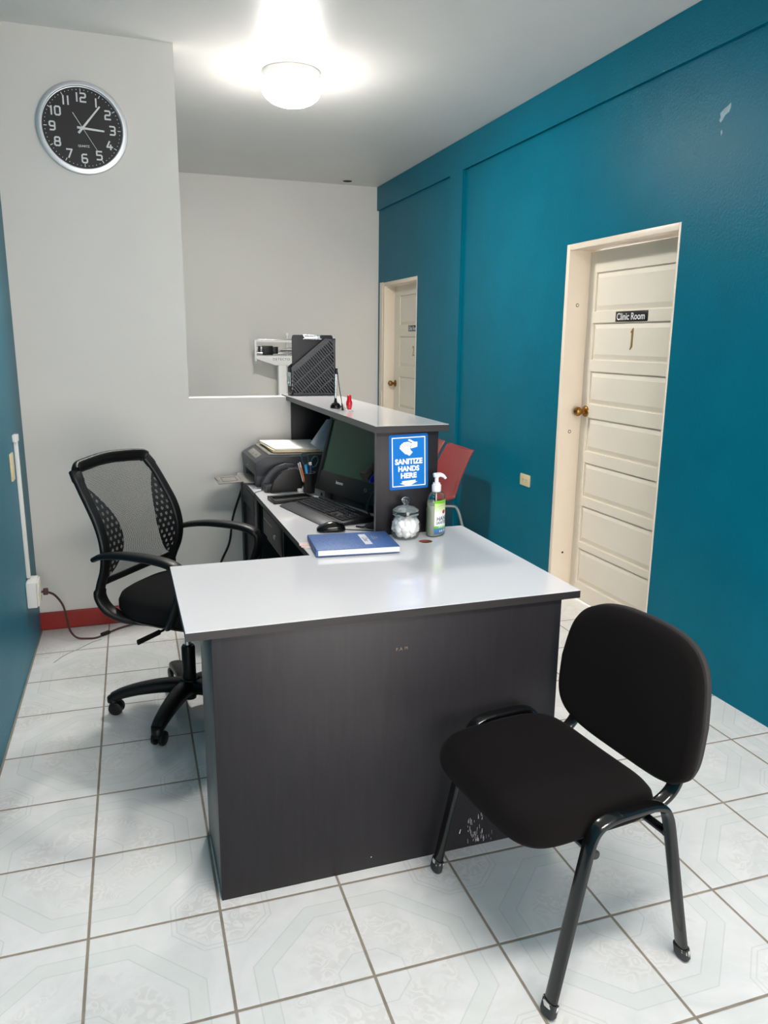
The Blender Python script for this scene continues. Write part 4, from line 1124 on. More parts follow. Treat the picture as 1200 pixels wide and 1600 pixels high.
bm = nb(); prism(bm, rrect(0.226, 0.318, 0.012, cy=0.159), 0.003, frame_axes((0, 0, 0), (1, 0, 0), (0, 0, 1)), 0.0008)
mk('board', bm, mat('charcoal hardboard', (46, 45, 48), 0.5), cl)
bm = nb(); Tc = frame_axes((0.0, -0.003, 0), (1, 0, 0), (0, 0, 1))
prism(bm, [(-0.052, 0.293), (0.052, 0.293), (0.052, 0.300), (0.040, 0.302), (0.040, 0.313), (0.052, 0.319), (-0.052, 0.319), (-0.052, 0.313), (-0.040, 0.302), (-0.052, 0.300)], 0.004, Tc, 0.001)
tube(bm, [Tc @ Vector((-0.05, 0.297, 0.006)), Tc @ Vector((0.05, 0.297, 0.006))], 0.004, 10)
mk('clip', bm, M_chrome, cl)
c2 = thing('clipboard', 'second dark board standing behind the clipped one in the file holder', 'clipboard', (1.002, 4.165, ZS + 0.0045))
bm = nb(); prism(bm, rrect(0.22, 0.312, 0.012, cy=0.156), 0.003, frame_axes((0, 0, 0), (1, 0, 0), (0, 0, 1)), 0.0008); mk('board', bm, M_black_pl, c2)

ps = thing('counter_pen', 'silver pen standing in a black domed base on the counter', 'pen', (0.905, 3.318, ZS))
bm = nb(); lathe(bm, [(0, 0.0005), (0.0235, 0.0005), (0.0245, 0.004), (0.0225, 0.014), (0.016, 0.022), (0.0075, 0.0265), (0.005, 0.042), (0.0048, 0.046), (0, 0.046)], 32); mk('base', bm, M_black_gl, ps)
bm = nb(); tube(bm, [(0, 0, 0.044), (0.0015, 0, 0.152)], 0.0048, 14); mk('barrel', bm, M_chrome, ps)
bm = nb(); tube(bm, [(0.0025, 0, 0.150), (0.0055, 0, 0.176)], 0.0058, 12); mk('cap', bm, M_black_pl, ps)
bm = nb(); tube(bm, catmull([(0.007, 0, 0.174), (0.012, 0, 0.14), (0.018, 0.0, 0.09), (0.026, 0, 0.045), (0.028, -0.003, 0.018), (0.022, -0.004, 0.004)], 8), 0.0018, 8); mk('tether', bm, M_cord_black, ps)
rd = thing('red_stamp', 'small red bottle-shaped stamp with white foot on the counter', 'stamp', (0.930, 3.186, ZS))
bm = nb(); lathe(bm, [(0, 0.0005), (0.016, 0.0005), (0.0165, 0.004), (0.011, 0.006), (0, 0.006)], 28); mk('foot', bm, M_white, rd)
bm = nb(); lathe(bm, [(0, 0.006), (0.0085, 0.006), (0.0115, 0.016), (0.0135, 0.028), (0.0130, 0.038), (0.0098, 0.047), (0.0092, 0.062), (0.0075, 0.067), (0.003, 0.069), (0, 0.0695)], 28); mk('handle', bm, M_red, rd)
bc = thing('binder_clip', 'tiny black and clear clip standing beside the red stamp', 'clip', (0.910, 3.222, ZS))
bm = nb(); prism(bm, [(-0.004, 0), (0.006, 0), (-0.002, 0.030), (-0.004, 0.034)], 0.010, frame_axes((0, 0.005, 0.0005), (1, 0, 0), (0, 0, 1)), 0.0006); mk('clip_body', bm, M_black_pl, bc)
bm = nb(); tube(bm, catmull([(0.001, 0.0, 0.030), (0.008, 0, 0.016), (0.014, 0, 0.002)], 6), 0.0022, 8); mk('wire', bm, M_white, bc)

# ------------------------------------------------------------------ physician scale in the back room
ph = thing('physician_scale', 'white upright beam scale standing against the back wall', 'scale', (1.385, 6.90, 0))
bm = nb(); box(bm, -0.20, 0.20, -0.33, 0.13, 0.02, 0.075, 0.01); mk('platform', bm, M_scale, ph)
bm = nb(); box(bm, -0.036, 0.036, -0.03, 0.035, 0.075, 1.30, 0.004); mk('column', bm, M_scale, ph)
bm = nb(); prism(bm, [(-0.235, 1.345), (0.235, 1.345), (0.235, 1.32), (0.06, 1.262), (-0.06, 1.262), (-0.235, 1.318)], 0.05, frame_axes((0, 0.01, 0), (1, 0, 0), (0, 0, 1)), 0.004); hd_ = mk('head_plate', bm, M_scale, ph)
bm = nb(); join_bm(bm, text_bm('DETECTO', 0.030, 0.0006, 0.0, sx=1.05, spacing=1.15), frame_axes((-0.01, -0.0408, 1.315), (1, 0, 0), (0, 0, 1))); mk('lettering', bm, M_grey_print, hd_, smooth=False)
bm = nb()
box(bm, -0.245, -0.228, -0.035, 0.005, 1.30, 1.47, 0.003); box(bm, 0.228, 0.245, -0.035, 0.005, 1.30, 1.47, 0.003)
box(bm, -0.245, 0.245, -0.03, 0.0, 1.462, 1.482, 0.003); mk('beam_housing', bm, M_scale, ph)
bm = nb(); box(bm, -0.222, 0.225, -0.022, -0.012, 1.472 + 0.012, 1.490, 0.001); box(bm, -0.228, 0.228, -0.028, -0.006, 1.362, 1.376, 0.001); box(bm, -0.228, 0.228, -0.026, -0.008, 1.41, 1.416, 0.001)
mk('beam', bm, M_lockmetal, ph)
bm = nb()
for k in range(14): box(bm, -0.01 + k * 0.016, -0.002 + k * 0.016, -0.030, -0.027, 1.385, 1.396)
box(bm, -0.02, 0.22, -0.028, -0.024, 1.386, 1.392); mk('notches', bm, M_black_pl, ph, smooth=False)
bm = nb(); box(bm, -0.175, -0.085, -0.045, 0.005, 1.352, 1.432, 0.003); box(bm, -0.088, -0.038, -0.042, 0.002, 1.364, 1.424, 0.003); mk('sliding_weight', bm, M_black_pl, ph)
bm = nb(); box(bm, -0.212, -0.195, -0.04, 0.0, 1.380, 1.430, 0.002); mk('balance_nut', bm, M_black_pl, ph)
bm = nb(); tube(bm, [(0.0, 0.028, 1.25), (0.045, 0.028, 1.25), ], 0.006, 8); tube(bm, [(0.055, 0.02, 1.20), (0.055, 0.02, 1.525)], 0.006, 10); box(bm, 0.043, 0.067, 0.008, 0.032, 1.52, 1.545, 0.003); mk('height_rod', bm, M_scale, ph)

# ------------------------------------------------------------------ left wall: cable trunking, outlet box, plate, cord
tk = thing('cable_trunking', 'white plastic cable trunking running down the teal left wall', 'trunking', (WLX(3.80), 3.80, 0), R(-0.75))
bm = nb(); box(bm, 0, 0.016, -0.014, 0.014, 0.385, 1.035, 0.002); mk('channel', bm, M_white, tk)
bm = nb(); box(bm, 0, 0.020, -0.040, 0.018, 1.03, 1.062, 0.002); mk('elbow', bm, M_white, tk)
ob = thing('outlet_box', 'white surface outlet box at the foot of the cable trunking', 'outlet', (WLX(3.80), 3.80, 0.255), R(-0.75))
bm = nb(); box(bm, 0, 0.045, -0.075, 0.05, 0.0, 0.125, 0.006); mk('box', bm, M_white, ob)
bm = nb(); box(bm, 0.0455, 0.052, -0.070, 0.045, 0.005, 0.12, 0.003); fpz = mk('face_plate', bm, M_white, ob)
for z in (0.035, 0.09):
    bm = nb(); box(bm, 0.0515, 0.054, -0.03, 0.01, z - 0.014, z + 0.014, 0.002); mk('socket', bm, M_beige, fpz)
bp = thing('switch_plate', 'narrow beige plate on the teal wall beside the trunking', 'wall plate', (WLX(3.66), 3.66, 0.935), R(-0.75))
bm = nb(); box(bm, 0, 0.008, -0.040, 0.035, -0.06, 0.06, 0.002); mk('plate', bm, M_beige, bp)
cd = thing('extension_cord', 'brown extension cord hanging from the outlet box to the floor', 'cord', (-0.40, 3.83, 0))
def cw(x, y, z): return (x + 0.40, y - 3.83, z)
pts = [cw(-0.425, 3.83, 0.30), cw(-0.40, 3.84, 0.295), cw(-0.365, 3.87, 0.265), cw(-0.335, 3.90, 0.20), cw(-0.325, 3.93, 0.12), cw(-0.315, 3.94, 0.05), cw(-0.285, 3.93, 0.012), cw(-0.235, 3.92, 0.005), cw(-0.19, 3.92, 0.005), cw(-0.14, 3.965, 0.006), cw(-0.08, 4.02, 0.006), cw(-0.01, 4.055, 0.006), cw(0.07, 4.075, 0.006), cw(0.16, 4.09, 0.006)]
bm = nb(); tube(bm, catmull(pts, 8), 0.0045, 8, cross=(0.0055, 0.0035)); mk('flex', bm, M_cord_brown, cd)
bm = nb(); box(bm, -0.0105, 0.012, -0.013, 0.013, 0.285, 0.315, 0.004); mk('plug', bm, M_cord_brown, cd)
bm = nb(); T_ = Matrix.Translation(cw(-0.150, 3.955, 0.0095)) @ Matrix.Rotation(R(40), 4, 'Z'); box(bm, -0.026, 0.026, -0.009, 0.009, -0.009, 0.009, 0.004, M=T_); mk('joint', bm, M_cord_black, cd)
bm = nb(); tube(bm, catmull([(-0.168, 3.900, 0.0025), (-0.21, 3.87, 0.0025), (-0.27, 3.80, 0.0025), (-0.33, 3.74, 0.0025), (-0.375, 3.66, 0.0025)], 8), 0.002, 6)
tag(mk('thin_cable', bm, M_cord_white), 'thin pale cable lying on the floor below the outlet box', 'cable')
bm = nb(); tube(bm, catmull([(0.602, 4.1205, 0.74), (0.595, 4.1205, 0.70), (0.540, 4.118, 0.54), (0.515, 4.112, 0.40), (0.465, 4.110, 0.29), (0.43, 4.108, 0.16), (0.42, 4.106, 0.0065)], 8), 0.006, 10)
tag(mk('power_cable', bm, M_cord_black), 'thick black cable hanging down the white wall behind the desk', 'cable')

# right wall outlet
wo = thing('wall_outlet', 'square cream wall outlet on the teal wall left of the near door', 'outlet', (XR, 4.160, 0.648))
bm = nb(); prism(bm, rrect(0.118, 0.072, 0.004), 0.006, FACE_X((0, 0, 0)), 0.0015); mk('plate', bm, M_beige, wo)
bm = nb()
for s in (-1, 1):
    for dy in (-0.006, 0.006): box(bm, -0.0066, -0.0055, s * 0.021 + dy - 0.001, s * 0.021 + dy + 0.001, -0.002, 0.007)
    lathe(bm, [(0, 0.0006), (0.0022, 0.0006)], 10, Matrix.Translation((-0.006, s * 0.021, -0.010)) @ Matrix.Rotation(-pi / 2, 4, 'Y'))
mk('socket_slots', bm, M_dark_hole, wo, smooth=False)

# ------------------------------------------------------------------ red shell chairs along the right wall
def red_chair():
    # local x forward, y left
    t_ = thing('shell_chair', None, 'chair')
    prof = [(-0.232, 0.775), (-0.226, 0.765), (-0.20, 0.69), (-0.165, 0.58), (-0.135, 0.48), (-0.10, 0.435), (-0.03, 0.425), (0.08, 0.432), (0.17, 0.440), (0.21, 0.430), (0.225, 0.415)]
    pp_ = catmull([(x, 0, z) for x, z in prof], 4)
    N = len(pp_) - 1
    def half(u):
        if u < 0.10: return 0.130 + 0.073 * sqrt(max(0.0, 1 - ((0.10 - u) / 0.10) ** 2))
        if u > 0.9: return 0.225 * sqrt(max(0.0, 1 - ((u - 0.9) / 0.1) ** 2 * 0.4))
        return 0.203 + 0.027 * min(1, (u - 0.10) / 0.4)
    def surf(off):
        def f(u, v):
            i = min(N - 1, int(u * N)); k = u * N - i
            p = pp_[i].lerp(pp_[i + 1], k); t = (pp_[min(N, i + 1)] - pp_[max(0, i)]).normalized()
            n_ = Vector((-t.z, 0, t.x))
            if n_.x * 1 + n_.z < 0: n_ = -n_
            s = 2 * v - 1
            c = 0.045 * abs(s) ** 2.4 * min(1.0, max(0.0, (u - 0.03) / 0.3))
            return Vector((p.x, s * half(u), p.z)) + n_ * (c + off)
        return f
    bm = nb()
    grid(bm, surf(0.0), 44, 18); grid(bm, surf(-0.006), 44, 18)
    # close the rim
    bmesh.ops.remove_doubles(bm, verts=bm.verts, dist=1e-6)
    be = [e for e in bm.edges if len(e.link_faces) == 1]
    bmesh.ops.bridge_loops(bm, edges=be)
    sh = mk('shell', bm, M_shell, t_, angle=60)
    bm = nb()
    f = surf(0.0)
    rim = [f(0.005, v / 10) for v in range(11)] + [f(u / 40, 1) for u in range(1, 40)] + [f(0.995, 1 - v / 10) for v in range(11)] + [f(1 - u / 40, 0) for u in range(1, 40)]
    tube(bm, rim, 0.006, 8, closed=True); mk('rolled_rim', bm, M_shell, sh)
    for s in (-1, 1):
        bm = nb(); tube(bm, catmull([(-0.02, s * 0.15, 0.404), (-0.10, s * 0.165, 0.402), (-0.135, s * 0.172, 0.38), (-0.165, s * 0.185, 0.28), (-0.225, s * 0.205, 0.012)], 7), 0.0105, 12); mk('leg', bm, M_steel_grey, t_)
        bm = nb(); tube(bm, catmull([(-0.02, s * 0.15, 0.404), (0.09, s * 0.165, 0.404), (0.125, s * 0.172, 0.38), (0.15, s * 0.185, 0.28), (0.20, s * 0.205, 0.012)], 7), 0.0105, 12); mk('leg', bm, M_steel_grey, t_)
        for x in (-0.226, 0.201):
            bm = nb(); lathe(bm, [(0, 0.0005), (0.013, 0.0005), (0.0135, 0.022), (0, 0.022)], 14, Matrix.Translation((x, s * 0.2055, 0))); mk('foot_tip', bm, M_rubber, t_)
    bm = nb()
    for x in (-0.06, 0.07): tube(bm, [(x, -0.16, 0.402), (x, 0.16, 0.402)], 0.009, 10)
    mk('cross_brace', bm, M_steel_grey, t_)
    return t_
def copy_tree(o, parent=None):
    c = o.copy(); C.objects.link(c)
    if parent: c.parent = parent
    for ch_ in [x for x in D.objects if x.parent is o]: copy_tree(ch_, c)
    return c
rc1 = red_chair(); rc1.location = (1.975, 4.79, 0); rc1.rotation_euler = (0, 0, pi)
rc2 = copy_tree(rc1); rc2.location = (1.985, 5.29, 0)
tag(rc1, 'dusty red shell chair nearest the desk against the teal wall', 'chair', 'red waiting chairs')
tag(rc2, 'dusty red shell chair mostly hidden behind the raised counter end', 'chair', 'red waiting chairs')

# ------------------------------------------------------------------ visitor chair
vc = thing('visitor_chair', 'black padded visitor chair in front of the reception desk', 'chair', (1.005, 1.525, 0), R(186))
# local x forward, y left
def vleg(sx, sy):
    bm = nb()
    p = [(sx * 0.203, sy * 0.265, 0.012), (sx * 0.162, sy * 0.262, 0.20), (sx * 0.126, sy * 0.260, 0.365), (sx * 0.112, sy * 0.2585, 0.42), (sx * 0.094, sy * 0.258, 0.446), (sx * 0.066, sy * 0.2575, 0.4565), (sx * 0.035, sy * 0.2575, 0.4595)]
    tube(bm, catmull(p, 7), 0.01, 16, cross=(0.0185, 0.0095), ref=(0, 1, 0), pw=2.6)
    l = mk('leg', bm, M_tube, vc)
    bm = nb(); T_ = Matrix.Translation((sx * 0.204, sy * 0.265, 0)) 
    d = Vector((sx * 0.203 - sx * 0.162, sy * 0.003, -0.188)).normalized()
    a = Vector((sx * 0.2035, sy * 0.265, 0.009)); 
    tube(bm, [a - d * 0.030, a - d * 0.002, a + d * 0.005], 0.01, 16, cross=(0.0222, 0.0125), ref=(0, 1, 0), pw=2.8, radii=[1, 1, 0.82])
    mk('rubber_foot', bm, M_rubber, l)
    # torn white collar of the foot
    bm = nb(); random.seed(int(10 + sx * 3 + sy))
    n_ = 18
    ring0, ring1 = [], []
    u = Vector((0, 1, 0)); u = (u - d * u.dot(d)).normalized(); w_ = d.cross(u)
    for k in range(n_):
        an = 2 * pi * k / n_
        rr = 1.05
        q = a - d * (0.028 + 0.003 * random.random()) + u * (0.0222 * rr * cos(an)) + w_ * (0.0125 * rr * sin(an))
        q2 = a - d * (0.028 - 0.004 - 0.011 * random.random() ** 2) + u * (0.0222 * (rr + 0.03) * cos(an)) + w_ * (0.0125 * (rr + 0.05) * sin(an))
        ring0.append(bm.verts.new(q)); ring1.append(bm.verts.new(q2))
    keep = [random.random() < 0.55 for _ in range(n_)]
    for k in range(n_):
        if keep[k] or keep[k - 1] and k % 3: bm.faces.new((ring0[k], ring0[(k + 1) % n_], ring1[(k + 1) % n_], ring1[k]))
    o = mk('torn_collar', bm, M_torn, l, smooth=False); o['label'] = 'torn white plastic collar'
    md = o.modifiers.new('s', 'SOLIDIFY'); md.thickness = 0.0012
for sx in (1, -1):
    for sy in (1, -1): vleg(sx, sy)
for sy in (1, -1):
    bm = nb(); tube(bm, [(0.036, sy * 0.2575, 0.4595), (-0.036, sy * 0.2575, 0.4595)], 0.01, 16, cross=(0.0185, 0.0095), ref=(0, 1, 0), pw=2.6); mk('side_rail', bm, M_tube, vc)
for x, z in ((0.085, 0.368), (-0.125, 0.366)):
    bm = nb(); tube(bm, [(x, -0.246, z), (x, 0.246, z)], 0.0105, 14)
    cr = mk('cross_bar', bm, M_tube, vc)
    for s in (-1, 1):
        bm = nb(); lathe(bm, [(0.011, 0.0), (0.011, 0.004), (0.008, 0.007), (0, 0.0075)], 16, Matrix.Translation((x, s * 0.245, z)) @ Matrix.Rotation(-s * pi / 2, 4, 'X')); mk('end_cap', bm, M_rubber, cr)
bm = nb()
for s in (-1, 1):
    box(bm, -0.10, 0.10, s * 0.17 - 0.016, s * 0.17 + 0.016, 0.372, 0.400, 0.002)
mk('seat_bracket', bm, M_tube, vc)
# seat
out = []
for k in range(72):
    a = 2 * pi * k / 72; ca, sa = cos(a), sin(a)
    e_ = 2 / 4.9
    x = 0.202 * math.copysign(abs(ca) ** e_, ca); y = 0.238 * math.copysign(abs(sa) ** e_, sa)
    y *= 1.0 - 0.01 * (x / 0.196)
    out.append((x + 0.059, y))
def ws_(p):
    x, y, z = p
    z -= 0.013 * max(0.0, (x - 0.08) / 0.17) ** 2.2
    z -= 0.010 * (1 - min(1, (y / 0.22) ** 2)) * (1 if z > 0.42 else 0) * (1 - max(0, (x - 0.05) / 0.2)) * 0.9
    return Vector((x, y, z))
bm = nb(); pad(bm, out, [(0.016, 0.406), (0.004, 0.409), (0.0, 0.419), (0.0, 0.434), (0.004, 0.450), (0.013, 0.462), (0.028, 0.469)], ws_, dome=0.006)
mk('seat', bm, M_fabric, vc, angle=60)
# back rest: outline in (y, z), bowed so that the middle sits furthest back
def bx(y, z):
    t = (z - 0.46) / 0.34
    return -0.196 - 0.034 * t - 0.032 * (1 - (y / 0.24) ** 2)
out = []
for k in range(96):
    a = 2 * pi * k / 96; ca, sa = cos(a), sin(a)
    e_ = 2 / 4.6
    y = math.copysign(abs(ca) ** e_, ca); z = math.copysign(abs(sa) ** e_, sa)
    wv = 0.251 * (1 - 0.10 * max(0, z)) 
    zz = 0.611 + 0.170 * z + (0.018 * (1 - y * y) if z > 0 else -0.026 * (1 - y * y)) 
    out.append((y * wv, zz - 0.0))
def wb(front):
    return lambda p: Vector((bx(p.x, p.y) + p.z, p.x, p.y))
bm = nb(); pad(bm, out, [(0.004, -0.001), (0.0, 0.006), (0.0, 0.016), (0.004, 0.024), (0.014, 0.031), (0.03, 0.034)], wb(1), dome=0.003)
bk_ = mk('backrest', bm, M_fabric, vc, angle=60)
bm = nb(); pad(bm, out, [(0.010, -0.022), (0.003, -0.020), (-0.001, -0.012), (-0.001, -0.003), (0.004, 0.0)], wb(0))
sh = mk('back_shell', bm, M_edge_fab, bk_, angle=50); sh['label'] = 'dark grey back shell and border'
for s in (-1, 1):
    bm = nb()
    tube(bm, catmull([(-0.02, s * 0.185, 0.393), (-0.09, s * 0.187, 0.393), (-0.145, s * 0.189, 0.398), (-0.19, s * 0.190, 0.425), (-0.214, s * 0.190, 0.475), (-0.220, s * 0.188, 0.54), (-0.226, s * 0.185, 0.60)], 7), 0.01, 16, cross=(0.0185, 0.0090), ref=(0, 1, 0), pw=2.6)
    mk('back_support', bm, M_tube, vc)

# ------------------------------------------------------------------ office chair
OA = -38.5
oc = thing('office_chair', 'black mesh-back office chair on castors behind the desk', 'chair', (0.195, 3.0, 0), R(OA))
def hw(z):
    P = [(0.45, 0.200), (0.50, 0.222), (0.56, 0.228), (0.68, 0.236), (0.80, 0.234), (0.92, 0.226), (1.03, 0.216)]
    for (a, x), (b, y) in zip(P[:-1], P[1:]):
        if z <= b: return x + (y - x) * (z - a) / (b - a)
    return P[-1][1]
def bxz(z):
    P = [(0.45, -0.16), (0.49, -0.215), (0.53, -0.228), (0.58, -0.212), (0.64, -0.188), (0.70, -0.178), (0.76, -0.184), (0.82, -0.203), (0.90, -0.245), (0.97, -0.285), (1.04, -0.325)]
    z = max(P[0][0], min(P[-1][0], z))
    for i in range(len(P) - 1):
        if z <= P[i + 1][0]:
            p0, p1, p2, p3 = P[max(0, i - 1)], P[i], P[i + 1], P[min(len(P) - 1, i + 2)]
            t = (z - p1[0]) / (p2[0] - p1[0])
            return 0.5 * (2 * p1[1] + (p2[1] - p0[1]) * t + (2 * p0[1] - 5 * p1[1] + 4 * p2[1] - p3[1]) * t * t + (3 * p1[1] - p0[1] - 3 * p2[1] + p3[1]) * t ** 3)
def bow(y, z): return -0.022 * (1 - (y / 0.235) ** 2)
ZTOP, ZLOW = 1.018, 0.588
def bp_(y, z): return Vector((bxz(z) + bow(y, z), y, z))
# frame: continuous hoop
bm = nb()
def hoop_side(s):
    pts = [(0.03, s * 0.13, 0.432), (-0.06, s * 0.165, 0.434), (-0.14, s * 0.20, 0.448), (-0.195, s * 0.217, 0.478), (-0.224, s * 0.225, 0.53)]
    for z in (0.58, 0.64, 0.70, 0.76, 0.82, 0.88, 0.94): pts.append(tuple(bp_(s * hw(z), z)))
    return pts
L_ = hoop_side(1); Rr = hoop_side(-1)
top = [tuple(bp_(0.216, 0.985)), tuple(bp_(0.200, 1.010)), tuple(bp_(0.15, 1.018)), tuple(bp_(0.0, 1.026)), tuple(bp_(-0.15, 1.018)), tuple(bp_(-0.200, 1.010)), tuple(bp_(-0.216, 0.985))]
path = catmull(L_ + top + Rr[::-1], 6)
npth = len(path)
rad = []
for p in path:
    rad.append(1.25 if p.z < 0.56 else (1.0 if p.z < 0.97 else 1.15))
def fref(t):
    i = min(npth - 1, int(round(t * (npth - 1)))); p = path[i]
    if p.z > 1.0: return (0.25, 0, 1)
    if p.z < 0.46: return (0, 1, 0)
    return (0.0, 1, 0)
tube(bm, path, 0.018, 14, cross=(0.023, 0.012), ref=None if False else fref, radii=rad, pw=2.6)
bf = mk('back_frame', bm, M_black_pl, oc, angle=60)
bm = nb(); cbp = [tuple(bp_(y, ZLOW - 0.012 * (1 - (y / 0.23) ** 2))) for y in (0.222, 0.15, 0.075, 0, -0.075, -0.15, -0.222)]
tube(bm, catmull(cbp, 5), 0.012, 12, cross=(0.014, 0.008), ref=(0, 0, 1)); mk('lower_rail', bm, M_black_pl, bf)
bm = nb()
def msurf(u, v):
    z = ZLOW + (1.012 - ZLOW) * v; y = (2 * u - 1) * (hw(z) - 0.004)
    return bp_(y, z) + Vector((-0.002, 0, 0))
grid(bm, msurf, 24, 30, lambda u, v: ((2 * u - 1) * 0.235, v * 0.43)); mk('mesh_fabric', bm, M_mesh, oc)
for s in (1, -1):
    bm = nb()
    def ps_(u, v, s=s):
        z = 0.592 + (0.955 - 0.592) * v
        wdt = 0.118 * (sin(pi * min(1, max(0, v ** 0.82))) ** 0.75) + 0.004
        y = s * (hw(z) - 0.006 - u * wdt)
        return bp_(y, z) + Vector((0.004, 0, 0))
    grid(bm, ps_, 10, 30, lambda u, v: (u * (0.118 * (sin(pi * min(1, max(0, v ** 0.82))) ** 0.75) + 0.004) + 0.004, v * 0.363))
    mk('perforated_panel', bm, M_perf, oc)
# seat
out = []
for k in range(72):
    a = 2 * pi * k / 72; ca, sa = cos(a), sin(a); e_ = 2 / 3.4
    x = 0.248 * math.copysign(abs(ca) ** e_, ca); y = 0.238 * math.copysign(abs(sa) ** e_, sa)
    out.append((x + 0.030, y * (1 + 0.05 * x / 0.248)))
def wo_(p):
    x, y, z = p
    z -= 0.045 * max(0, (x - 0.12) / 0.16) ** 2
    z += 0.012 * max(0, (-x - 0.05) / 0.14) ** 1.5
    return Vector((x, y, z))
bm = nb(); pad(bm, out, [(0.03, 0.447), (0.01, 0.452), (0.0, 0.470), (0.0, 0.495), (0.008, 0.515), (0.025, 0.528), (0.05, 0.533)], wo_, dome=0.004)
mk('seat', bm, M_fabric2, oc, angle=60)
bm = nb(); pad(bm, out, [(0.05, 0.436), (0.02, 0.436), (0.012, 0.445), (0.02, 0.452)], wo_); mk('seat_pan', bm, M_black_pl, oc)
# arms
for s in (1, -1):
    bm = nb()
    pts = [(-0.205, s * 0.262, 0.690), (-0.16, s * 0.268, 0.708), (-0.06, s * 0.276, 0.722), (0.06, s * 0.281, 0.722), (0.135, s * 0.282, 0.712), (0.172, s * 0.281, 0.692), (0.178, s * 0.279, 0.655), (0.160, s * 0.272, 0.59), (0.128, s * 0.258, 0.52), (0.092, s * 0.235, 0.462), (0.055, s * 0.18, 0.434)]
    pth = catmull(pts, 7)
    rr = []
    for i in range(len(pth)):
        t = i / (len(pth) - 1); rr.append(0.72 + 0.28 * min(1, t / 0.25) if t < 0.25 else (1.0 if t < 0.5 else 0.85))
    tube(bm, pth, 0.02, 14, cross=(0.029, 0.0145), ref=(0, 1, 0), radii=rr, pw=2.6)
    mk('armrest', bm, M_black_pl, oc, angle=60)
# mechanism, lift, lever
bm = nb(); box(bm, -0.09, 0.10, -0.08, 0.08, 0.392, 0.440, 0.01); box(bm, -0.04, 0.04, -0.04, 0.04, 0.37, 0.395, 0.008); mk('tilt_mechanism', bm, M_black_pl, oc)
bm = nb(); tube(bm, [(0.03, -0.07, 0.415), (0.005, -0.185, 0.405)], 0.005, 10); tube(bm, [(0.005, -0.185, 0.405), (-0.018, -0.285, 0.398)], 0.009, 10, cross=(0.011, 0.007)); mk('lever', bm, M_black_pl, oc)
bm = nb(); lathe(bm, [(0, 0.05), (0.024, 0.05), (0.027, 0.12), (0.0275, 0.272), (0.024, 0.28), (0.015, 0.281), (0, 0.281)], 28); gl = mk('gas_lift', bm, M_black_pl, oc)
bm = nb(); lathe(bm, [(0.0135, 0.28), (0.0135, 0.375)], 20); mk('piston', bm, M_chrome, gl)
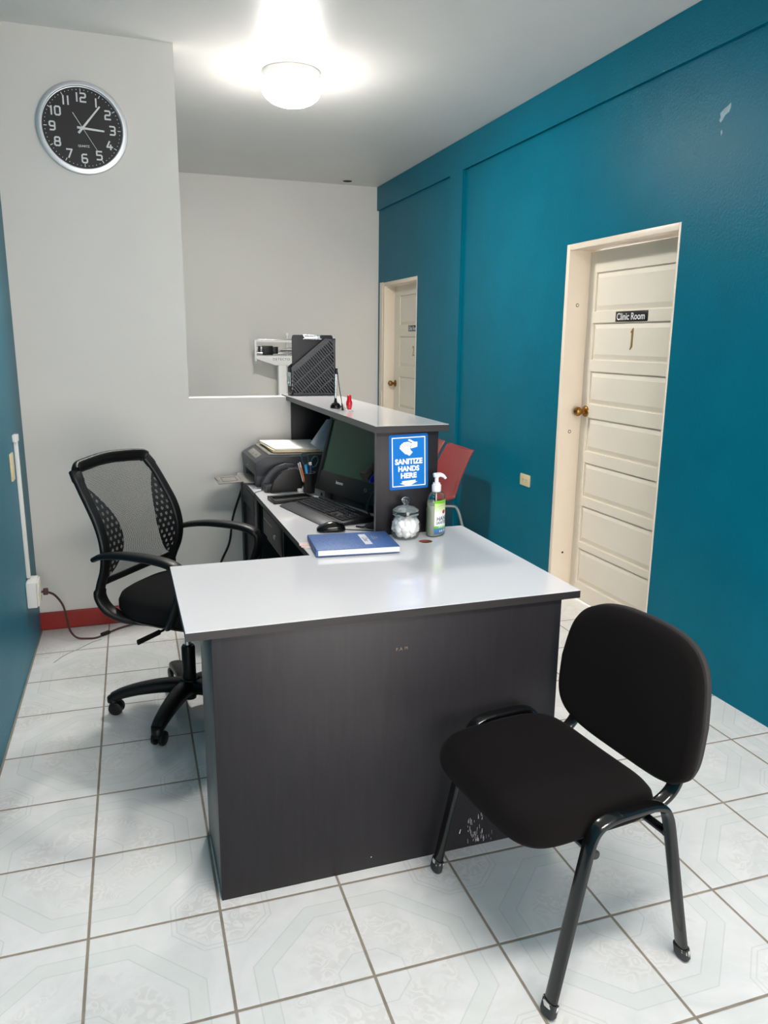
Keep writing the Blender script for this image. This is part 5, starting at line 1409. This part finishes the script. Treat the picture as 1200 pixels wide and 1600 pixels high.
# five-star base
bm = nb(); lathe(bm, [(0, 0.075), (0.046, 0.075), (0.050, 0.085), (0.047, 0.125), (0.036, 0.140), (0.026, 0.142), (0, 0.142)], 32); bs = mk('base_hub', bm, M_black_pl, oc)
for k in range(5):
    wa = R(170 + 72 * k - OA); T_ = Matrix.Rotation(wa, 4, 'Z')
    bm = nb()
    p = catmull([(0.02, 0, 0.108), (0.10, 0, 0.112), (0.19, 0, 0.104), (0.265, 0, 0.088), (0.308, 0, 0.072)], 5)
    tube(bm, [T_ @ q for q in p], 0.02, 12, cross=(0.021, 0.030), ref=tuple(T_.to_3x3() @ Vector((0, 0, 1))), radii=[1.35 - 0.55 * i / (len(p) - 1) for i in range(len(p))], pw=3.0)
    lathe(bm, [(0, 0.078), (0.020, 0.078), (0.023, 0.074), (0.023, 0.054), (0.0, 0.054)], 20, T_ @ Matrix.Translation((0.305, 0, 0)))
    lg_ = mk('base_leg', bm, M_black_pl, oc, angle=60)
    # castor swivelled its own way
    sw = R((20, 95, 200, 300, 140)[k])
    Tc_ = T_ @ Matrix.Translation((0.305, 0, 0)) @ Matrix.Rotation(sw - wa, 4, 'Z')
    bm = nb()
    for s in (-1, 1):
        lathe(bm, [(0, -0.009), (0.022, -0.009), (0.0275, -0.006), (0.0285, 0.0), (0.0265, 0.006), (0.018, 0.009), (0, 0.010)], 28, Tc_ @ Matrix.Translation((0.012, s * 0.0165, 0.0287)) @ Matrix.Rotation(-s * pi / 2, 4, 'X'))
    tube(bm, [Tc_ @ Vector((0.012, -0.02, 0.0287)), Tc_ @ Vector((0.012, 0.02, 0.0287))], 0.006, 10)
    # hood over the wheels
    hp_ = [Tc_ @ Vector((0.012 + 0.029 * cos(a), 0, 0.0287 + 0.029 * sin(a))) for a in [R(15 + 16 * j) for j in range(10)]]
    tube(bm, hp_, 0.01, 8, cross=(0.009, 0.002), ref=tuple(Tc_.to_3x3() @ Vector((0, 1, 0))))
    mk('castor', bm, M_black_pl, lg_)

# ------------------------------------------------------------------ light and camera
wd = D.worlds.new('daylight'); bpy.context.scene.world = wd; wd.use_nodes = True
bg = wd.node_tree.nodes['Background']; bg.inputs[0].default_value = (1.0, 0.945, 0.905, 1); bg.inputs[1].default_value = 8.0
pl_ = D.lights.new('assumed_window_portal', 'AREA'); pl_.shape = 'RECTANGLE'; pl_.size = WX1 - WX0; pl_.size_y = WZ1 - WZ0; pl_.cycles.is_portal = True  # portal for the assumed rear window
po = D.objects.new('assumed_window_portal', pl_); C.objects.link(po); po.location = ((WX0 + WX1) / 2, YR - 0.12, (WZ0 + WZ1) / 2); po.rotation_euler = (R(90), 0, 0)

cam = D.cameras.new('camera'); co = D.objects.new('camera', cam); C.objects.link(co)
cam.sensor_fit = 'VERTICAL'; cam.sensor_height = 24.0; cam.lens = 1194.33 / 1600 * 24.0; cam.clip_start = 0.05
a, b_, c_ = -0.3305, -0.2216, -0.0095
Rm = Matrix.Rotation(a, 3, 'Z') @ Matrix.Rotation(b_, 3, 'X') @ Matrix.Rotation(c_, 3, 'Y')
right, fwd, upv = Rm.col[0], Rm.col[1], Rm.col[2]
M4 = Matrix((right, upv, -fwd)).transposed().to_4x4(); M4.translation = (0, 0, 1.4938)
co.matrix_world = M4
sc_ = bpy.context.scene; sc_.camera = co
sc_.view_settings.view_transform = 'Standard'; sc_.view_settings.look = 'None'; sc_.view_settings.gamma = 1.0; sc_.view_settings.use_curve_mapping = False
sc_.view_settings.exposure = 0.85
